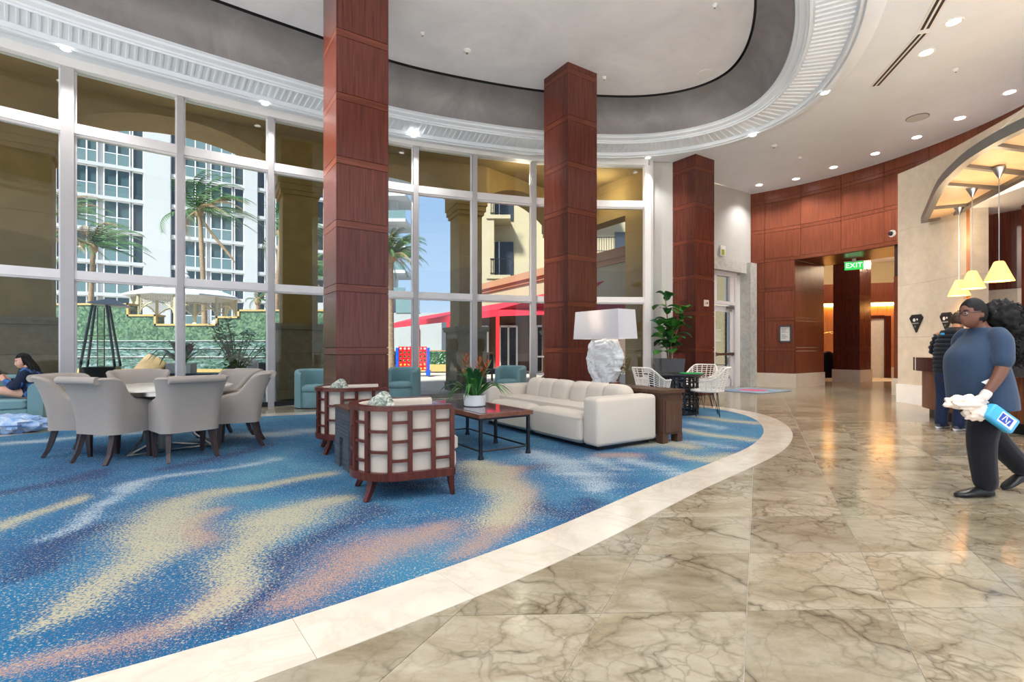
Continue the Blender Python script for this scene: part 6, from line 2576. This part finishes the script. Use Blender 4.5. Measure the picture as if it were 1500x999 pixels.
def hand(mb, wrist, d, pn, side, curl=0.5, sc=1.0):
    """palm, four unequal bent fingers, thumb from the side of the palm"""
    w = Vector(wrist)
    d = Vector(d).normalized()
    pn = (Vector(pn) - d * Vector(pn).dot(d)).normalized()
    x = d.cross(pn) * side
    kn = w + d * 0.085 * sc
    secs = []
    for u, a, b in ((0, .026, .019), (.35, .036, .018), (.75, .041, .015), (1, .039, .012)):
        c = w.lerp(kn, u)
        secs.append([c + x * a * sc * math.cos(t) + pn * b * sc * math.sin(t) for t in [2 * PI * k / 12 for k in range(12)]])
    mb.loft(secs)
    for i, (off_, L) in enumerate(((-.030, .068), (-.0105, .078), (.0095, .074), (.029, .058))):
        p = w + d * 0.078 * sc + x * off_ * sc
        pts = [p]
        ang = 0.15
        for s_ in range(3):
            ang += curl * (0.75, 0.9, 0.6)[s_]
            dd = d * math.cos(ang) + pn * math.sin(ang) + x * off_ * 1.5
            pts.append(pts[-1] + dd.normalized() * L * sc * (0.45, 0.32, 0.23)[s_])
        limb(mb, pts, [0.0092 * sc, 0.0088 * sc, 0.0078 * sc, 0.0062 * sc], 8, 3)
    p = w + d * 0.028 * sc - x * 0.030 * sc
    pts = [p, p + (d * .55 - x * .75 + pn * .35 * curl).normalized() * 0.036 * sc, p + (d * .75 - x * .5 + pn * .9 * curl).normalized() * 0.066 * sc, p + (d * .85 - x * .32 + pn * 1.3 * curl).normalized() * 0.088 * sc]
    limb(mb, pts, [0.0125 * sc, 0.011 * sc, 0.009 * sc, 0.007 * sc], 8, 3)
    return mb


def head(mb, c, s, yaw=0.0, pitch=0.0, roll_=0.0):
    G_ = [((0, .98, -.16), .13, .20), ((0, .97, .02), .10, .08), ((0, .92, .30), .30, .03), ((.33, .90, .10), .13, -.07), ((-.33, .90, .10), .13, -.07), ((0, .78, -.66), .22, .09), ((0, .92, -.42), .11, .055),
          ((.5, .75, -.2), .25, .03), ((-.5, .75, -.2), .25, .03)]

    def fn(d):
        k = 1.0
        for g, w, a in G_:
            k += a * math.exp(-((d - Vector(g).normalized()).length_squared) / (2 * w * w))
        return k
    rot = Euler((pitch, roll_, yaw)).to_matrix().to_4x4()
    mt = Matrix.Translation(c) @ rot
    t = MB()
    t.ball((0, 0, 0), (0.074 * s, 0.094 * s, 0.115 * s), 40, 30, fn)
    t.v = [(x * (1 - 0.28 * max(0, -z / (.115 * s) - .15)), y + 0.012 * s * max(0, -z / (.115 * s)), z) for x, y, z in t.v]
    for sx in (-1, 1):
        t.ball((sx * 0.073 * s, -0.008 * s, -0.005 * s), (0.012 * s, 0.02 * s, 0.032 * s), 10, 8)
    mb.add(t.v, t.f, mt)
    return mt


def eyes(mt, s, parent):
    m = MB()
    for sx in (-1, 1):
        m.ball((sx * 0.029 * s, 0.080 * s, 0.012 * s), (0.013 * s, 0.010 * s, 0.010 * s), 10, 8, mat=mt)
    m.build('eyes', 'offwhite', parent, True)
    m = MB()
    for sx in (-1, 1):
        m.ball((sx * 0.029 * s, 0.089 * s, 0.012 * s), (0.006 * s, 0.003 * s, 0.006 * s), 8, 6, mat=mt)
        m.tube([mt @ Vector((sx * 0.015 * s, 0.094 * s, 0.034 * s)), mt @ Vector((sx * 0.030 * s, 0.092 * s, 0.039 * s)), mt @ Vector((sx * 0.045 * s, 0.080 * s, 0.034 * s))], 0.0035 * s, 5)
    m.build('irises_and_brows', 'hair', parent, True)


def shoe(mb, ankle, heel, toe, w=0.042):
    a, h, t = Vector(ankle), Vector(heel), Vector(toe)
    d = (t - h)
    secs = []
    up = Vector((0, 0, 1))
    sd = d.normalized().cross(up).normalized()
    nrm_ = sd.cross(d.normalized())
    for u, ww, hh in ((0, .55, .055), (.06, .8, .075), (.25, .85, .085), (.45, .9, .075), (.65, 1.05, .055), (.85, .95, .04), (.97, .6, .028), (1, .3, .018)):
        c = h + d * u
        secs.append([c + sd * w * ww * math.cos(q) + nrm_ * (hh / 2 + hh / 2 * math.sin(q)) for q in [2 * PI * k / 14 for k in range(14)]])
    mb.loft(secs)

# ---- the woman walking past the desk: local +y is the way she faces
t = thing('person', (3.86, 4.10, 0), 'woman in slate blue tunic and black trousers walking past the reception desk', 'person', None, PI / 2)
b = MB()
rings(b, [(0.80, 0, 0, .15, .12), (0.90, 0, 0.0, .175, .14), (1.02, 0, 0.02, .16, .14), (1.16, 0, .03, .165, .13), (1.27, 0, .0, .16, .10), (1.34, 0, -.01, .10, .07), (1.37, 0, 0, .06, .055)])
limb(b, [(0, -.005, 1.34), (0, .025, 1.40), (0, .05, 1.45)], [.058, .052, .052])
mh = head(b, (0, .075, 1.475), 1.0, 0.12, -0.10)
for sx, pts in ((-1, [(-.17, .0, 1.295), (-.235, .06, 1.04), (-.24, .20, .825)]), (1, [(.17, -.01, 1.295), (.22, -.07, 1.05), (.20, .03, .84)])):
    limb(b, pts, [.050, .046, .029])
limb(b, [(-.085, 0, .84), (-.10, .10, .46), (-.09, .06, .09)], [.095, .062, .042])
limb(b, [(.085, 0, .84), (.10, -.17, .47), (.09, -.42, .19)], [.095, .062, .042])
hand(b, (.20, .032, .835), (0, .35, -1), (-1, 0, 0), 1, .5)
hand(b, (-.24, .205, .818), (.12, .75, -.65), (.9, 0, -.3), -1, .75)
fuse(b, 0.0075, 'body', 'skin_dark', t, 5)
eyes(mh, 1.0, t)
gl_ = MB()
for sx in (-1, 1):
    gl_.tube([mh @ Vector((sx * 0.032 + 0.024 * math.cos(a), 0.103, 0.012 + 0.018 * math.sin(a))) for a in [2 * PI * k / 16 for k in range(17)]], 0.0026, 5)
    gl_.tube([mh @ Vector((sx * 0.056, 0.100, 0.016)), mh @ Vector((sx * 0.078, 0.06, 0.016)), mh @ Vector((sx * 0.080, -0.01, 0.014))], 0.0026, 5)
gl_.tube([mh @ Vector((-0.009, 0.106, 0.014)), mh @ Vector((0.009, 0.106, 0.014))], 0.0026, 5)
gl_.build('glasses', 'black', t, True)
h_ = MB()
h_.ball(mh @ Vector((0, -0.025, 0.022)), (0.086, 0.098, 0.112), 30, 22, lambda d: 1 + 0.05 * noise.noise(d * 6))
h_.v = [v for v in h_.v]
hc = MB()
rnd = random.Random(2)
hc.ball((0, -.16, 1.45), (0.13, 0.12, 0.14), 40, 28, lambda d: 1 + 0.28 * noise.noise(d * 4) + 0.18 * noise.noise(d * 9))
hc.ball((0, -.25, 1.34), (0.125, 0.11, 0.15), 40, 28, lambda d: 1 + 0.30 * noise.noise(d * 4 + Vector((3, 0, 0))) + 0.2 * noise.noise(d * 9))
hc.ball((0, -.27, 1.20), (0.10, 0.08, 0.13), 40, 28, lambda d: 1 + 0.30 * noise.noise(d * 4 + Vector((7, 0, 0))) + 0.2 * noise.noise(d * 9))
for k in range(60):                                # loose curls round the ponytail
    a, z = rnd.uniform(0, 2 * PI), rnd.uniform(1.10, 1.56)
    cx, cy = 0.10 * math.cos(a), -.22 + 0.11 * math.sin(a)
    hc.tube([(cx + 0.02 * math.cos(q * 1.1), cy + 0.02 * math.sin(q * 1.1), z - q * 0.012) for q in range(9)], 0.006, 5)
hcap = MB()
hcap.ball((0, 0, 0), (0.083, 0.100, 0.122), 36, 26)
hcap.v = [tuple(mh @ Vector((x, y - 0.014, z + 0.012))) for x, y, z in hcap.v if True]
# the cap leaves the face free
keep = []
inv = mh.inverted()
for f in hcap.f:
    c = sum((Vector(hcap.v[i]) for i in f), Vector()) / len(f)
    l = inv @ c
    if not (l.y > 0.045 and l.z < 0.055) and not (l.z < -0.06 and l.y > -0.03) and not (l.y > 0.01 and l.z < 0.02):
        keep.append(f)
hcap.f = keep
hc.add(hcap.v, hcap.f)
hc.build('hair', 'hair', t, 180)
MB().tube([(0.06 * math.cos(a), -.085 + 0.015 * math.sin(a), 1.46 + 0.05 * math.sin(a)) for a in [2 * PI * k / 16 for k in range(17)]], 0.012, 6).build('hair_tie', 'black', t, True)
s_ = MB()
rings(s_, [(0.70, 0, -.01, .225, .205), (0.80, 0, .0, .225, .205), (0.95, 0, .025, .215, .20), (1.06, 0, .045, .20, .195), (1.15, 0, .05, .19, .175), (1.24, 0, .015, .175, .125), (1.31, 0, -.01, .14, .09), (1.365, 0, -.01, .085, .078)])
for sx, pts in ((-1, [(-.14, .0, 1.30), (-.20, .02, 1.24), (-.235, .05, 1.10)]), (1, [(.14, .0, 1.30), (.195, -.01, 1.24), (.22, -.06, 1.10)])):
    limb(s_, pts, [.068, .070, .069])
fuse(s_, 0.010, 'tunic', 'scrub', t, 6)
pk = MB()
pk.add([(-.232, .10, .93), (-.226, .155, .955), (-.218, .205, .93), (-.225, .15, .90)], [(0, 1, 2, 3)])
pk.build('pocket_paper', 'offwhite', t)
p_ = MB()
rings(p_, [(0.62, 0, 0, .10, .10), (0.72, 0, 0, .19, .16), (0.84, 0, 0, .195, .165), (0.93, 0, 0, .18, .15)])
limb(p_, [(-.09, .01, .76), (-.10, .09, .46), (-.095, .055, .12)], [.125, .100, .082])
limb(p_, [(.09, -.02, .76), (.10, -.18, .47), (.09, -.42, .20)], [.125, .098, .080])
fuse(p_, 0.011, 'trousers', 'pants', t, 5)
sh_ = MB()
shoe(sh_, (-.09, .05, .09), (-.095, .0, .004), (-.10, .30, .004), .05)
sh_.build('shoe', 'shoe', t, True)
sh_ = MB()
shoe(sh_, (.09, -.42, .19), (.09, -.50, .10), (.09, -.27, .004), .05)
sh_.build('shoe', 'shoe', t, True)
g_m = MB()
hand(g_m, (-.24, .205, .818), (.12, .75, -.65), (.9, 0, -.3), -1, .75, 1.12)
limb(g_m, [(-.24, .185, .845), (-.24, .21, .812)], [.037, .034])
fuse(g_m, 0.006, 'glove', plain('translucent_glove', sr(222, 206, 198), 0.4), t, 3)
rg = thing('cleaning_rag', (3.86, 4.10, 0), 'white crumpled rags held in the gloved hand of the woman in blue', 'rag', None, PI / 2)
m = MB()
m.ball((-.225, .34, .77), (0.055, 0.15, 0.055), 40, 26, lambda d: 1 + 0.35 * noise.noise(d * 2.2) + 0.18 * noise.noise(d * 6))
m.ball((-.22, .24, .70), (0.05, 0.10, 0.075), 40, 26, lambda d: 1 + 0.35 * noise.noise(d * 2.4 + Vector((5, 0, 0))) + 0.18 * noise.noise(d * 6))
m.build('rag_cloth', 'cloth', rg, True)
wp = thing('wipes_pack', (3.86, 4.10, 0), 'blue pack of cleaning wipes held by the woman in the slate blue tunic', 'pack', None, PI / 2)
bl = plain('sky_blue_pack', sr(70, 176, 222), 0.3, var=0.06)
mt_ = Matrix.Translation((-.27, .11, .655)) @ Euler((0.62, 0.0, 0.0)).to_matrix().to_4x4()
MB().rbox((0, 0, 0), (0.075, 0.24, 0.125), 0.02, 3, mat=mt_).build('pouch', bl, wp, 50)
MB().box((-0.0385, -0.02, 0.0), (0.002, 0.13, 0.085), mat=mt_).build('label_panel', 'offwhite', wp)
lb = plain('royal_blue_print', sr(36, 76, 186), 0.4)
MB().box((-0.0400, -0.01, 0.0), (0.002, 0.10, 0.060), mat=mt_).build('label_print', lb, wp)
m = MB()
for k_, y in enumerate((-.035, -.012, .012)):
    m.box((-0.0414, y, 0.0), (0.001, 0.008, 0.045), mat=mt_ @ Matrix.Rotation(0.3 * (-1) ** k_, 4, 'X'))
m.build('label_strokes', 'offwhite', wp)

# ---- the guest leaning at the desk, local +y faces the desk
t = thing('person', (6.42, 7.30, 0), 'person in black puffer jacket and navy trousers leaning at the reception desk', 'person', None, -PI / 2 + 0.35)
b = MB()
rings(b, [(0.84, 0, 0, .14, .11), (0.95, 0, 0.0, .165, .125), (1.1, 0, 0.03, .15, .12), (1.28, 0, .07, .17, .12), (1.40, 0, .09, .15, .09), (1.46, 0, .10, .07, .06)])
limb(b, [(0, .10, 1.44), (0, .14, 1.52)], [.055, .052])
mh2 = head(b, (0, .19, 1.58), 0.98, 0.0, -0.35)
for sx in (-1, 1):
    limb(b, [(sx * .18, .09, 1.39), (sx * .25, .14, 1.14), (sx * .17, .36, 1.085)], [.055, .045, .03])
    hand(b, (sx * .17, .36, 1.085), (-.2 * sx, 1, -.1), (0, 0, -1), sx, .35)
    limb(b, [(sx * .09, 0, .86), (sx * .10, .03, .47), (sx * .10, -.02, .09)], [.09, .06, .042])
fuse(b, 0.009, 'body', plain('tan_skin', sr(196, 142, 108), 0.5), t, 5)
eyes(mh2, .98, t)
h_ = MB()
h_.ball(mh2 @ Vector((0, -0.022, 0.028)), (0.084, 0.096, 0.108), 26, 18, lambda d: 1 + 0.04 * noise.noise(d * 6))
h_.build('hair', plain('brown_hair', sr(60, 40, 28), 0.5), t, True)
s_ = MB()
for k in range(10):                               # quilted rolls
    u = k / 9
    z = 0.86 + 0.56 * u
    w = .205 + .02 * math.sin(PI * u) - .05 * max(0, u - .75) * 3
    y = 0.0 + .09 * u
    secs = [[(w * r_ * math.cos(q), y + w * .74 * r_ * math.sin(q), z + dz) for q in [2 * PI * j / 24 for j in range(24)]] for dz, r_ in ((-.036, .93), (-.02, 1.02), (0.0, 1.05), (.02, 1.02), (.036, .93))]
    s_.loft(secs)
rings(s_, [(1.38, 0, .09, .19, .135), (1.44, 0, .10, .13, .10), (1.50, 0, .12, .085, .075)])
for sx in (-1, 1):
    pts = [Vector((sx * .17, .09, 1.38)), Vector((sx * .27, .13, 1.15)), Vector((sx * .18, .33, 1.09))]
    q = spline(pts, 19)
    s_.tube(q, [.083 + .010 * (1 if k % 2 else -1) - .0012 * k for k in range(19)], 12)
s_.build('puffer_jacket', 'puffer', t, True)
MB().rbox((-.06, -.07, 1.40), (.05, .01, .03), .004, 2).build('blue_badge', bl, t)
p_ = MB()
rings(p_, [(0.70, 0, 0, .10, .10), (0.78, 0, 0, .17, .14), (0.90, 0, 0, .175, .14), (0.97, 0, 0, .16, .125)])
for sx in (-1, 1):
    limb(p_, [(sx * .09, .0, .80), (sx * .11, .03, .47), (sx * .11, -.02, .09)], [.11, .088, .078])
fuse(p_, 0.011, 'trousers', 'denim', t, 5)
for sx in (-1, 1):
    sh_ = MB()
    shoe(sh_, (0, 0, 0), (sx * .11, -.09, .022), (sx * .13, .19, .022), .045)
    so_ = sh_.build('shoe', 'grey_pot', t, True)
    sl_ = MB()
    shoe(sl_, (0, 0, 0), (sx * .11, -.10, .0), (sx * .13, .20, .0), .05)
    sl_.v = [(x, y, min(z, .028)) for x, y, z in sl_.v]
    sl_.build('sole', 'white', so_)

# ---- the girl curled up on the teal sofa looking at her phone
t = thing('person', (-7.42, 7.70, 0.0), 'woman with long black hair and navy top sitting on the teal sofa', 'person', None, 1.94)
b = MB()
rings(b, [(0.44, 0, -.02, .16, .12), (0.52, 0, -.03, .165, .125), (0.64, 0, -.03, .14, .11), (0.76, 0, .0, .155, .11), (0.84, 0, .02, .14, .08), (0.89, 0, .03, .06, .05)])
limb(b, [(0, .03, .86), (0, .06, .93)], [.05, .046])
mh3 = head(b, (0, .105, .985), .95, 0.75, -0.25, 0.08)
for sx in (-1, 1):
    limb(b, [(sx * .165, .02, .83), (sx * .21, .10, .62), (sx * .06, .30, .70)], [.05, .04, .027])
    hand(b, (sx * .06, .30, .70), (-.1 * sx, .55, .75), (-.6 * sx, .4, -.2), sx, .6)
limb(b, [(-.09, .02, .50), (-.13, .42, .56), (-.06, .72, .50)], [.088, .06, .04])
limb(b, [(.09, .02, .50), (.12, .44, .56), (.10, .75, .50)], [.088, .06, .04])
for sx, p in ((-1, (-.06, .72, .50)), (1, (.10, .75, .50))):
    limb(b, [p, (p[0], p[1] + .10, .475), (p[0], p[1] + .19, .47)], [.038, .034, .02])
fuse(b, 0.008, 'body', 'skin_light', t, 5)
eyes(mh3, .95, t)
s_ = MB()
rings(s_, [(0.45, 0, -.02, .185, .145), (0.55, 0, -.03, .185, .145), (0.66, 0, -.03, .165, .135), (0.77, 0, .0, .178, .135), (0.85, 0, .02, .15, .095), (0.895, 0, .03, .075, .065)])
for sx in (-1, 1):
    limb(s_, [(sx * .15, .02, .83), (sx * .215, .10, .62), (sx * .09, .26, .685)], [.068, .062, .048])
nv_ = NT('navy_printed_top')
nv_.set(rough=0.9)
nv_.color(nv_.ramp(nv_.noise(nv_.coords(), 7, 2, 0.5, 1.0), [(0.58, sr(22, 34, 60)), (0.64, sr(64, 110, 170))]))
fuse(s_, 0.010, 'navy_top', nv_.m, t, 5)
h_ = MB()
hcap = MB()
hcap.ball((0, 0, 0), (0.082, 0.098, 0.120), 36, 26)
hv = [mh3 @ Vector((x * .97, y - 0.014, z + 0.012)) for x, y, z in hcap.v]
keep = []
for f in hcap.f:
    l = sum((Vector(hcap.v[i]) for i in f), Vector()) / len(f)
    if not (l.y > 0.05 and l.z < 0.06) and not (l.z < -0.07 and l.y > -0.02):
        keep.append(f)
h_.add(hv, keep)
rnd = random.Random(8)
for k in range(46):
    a = PI * 1.0 + rnd.uniform(-1.75, 1.75)
    st = mh3 @ Vector((0.076 * math.sin(a), 0.085 * math.cos(a), rnd.uniform(-.02, .05)))
    e2 = Vector((st.x * 1.5 + rnd.uniform(-.04, .04), st.y - .10 + rnd.uniform(-.05, .03), .70 + rnd.uniform(-.06, .08)))
    h_.tube(spline([st, st.lerp(e2, .5) + Vector((0, -.03, .02)), e2], 8), [.016, .018, .018, .017, .015, .012, .008, .003], 5)
h_.build('hair', 'hair', t, True)
ph = MB().rbox((0, .385, .775), (.075, .012, .15), .006, 2, mat=Matrix.Identity(4))
o = ph.build('mobile_phone', 'black', None)
o.location = t.location
o.rotation_euler.z = 1.94
tag(o, 'dark mobile phone held up by the woman on the teal sofa', 'phone')
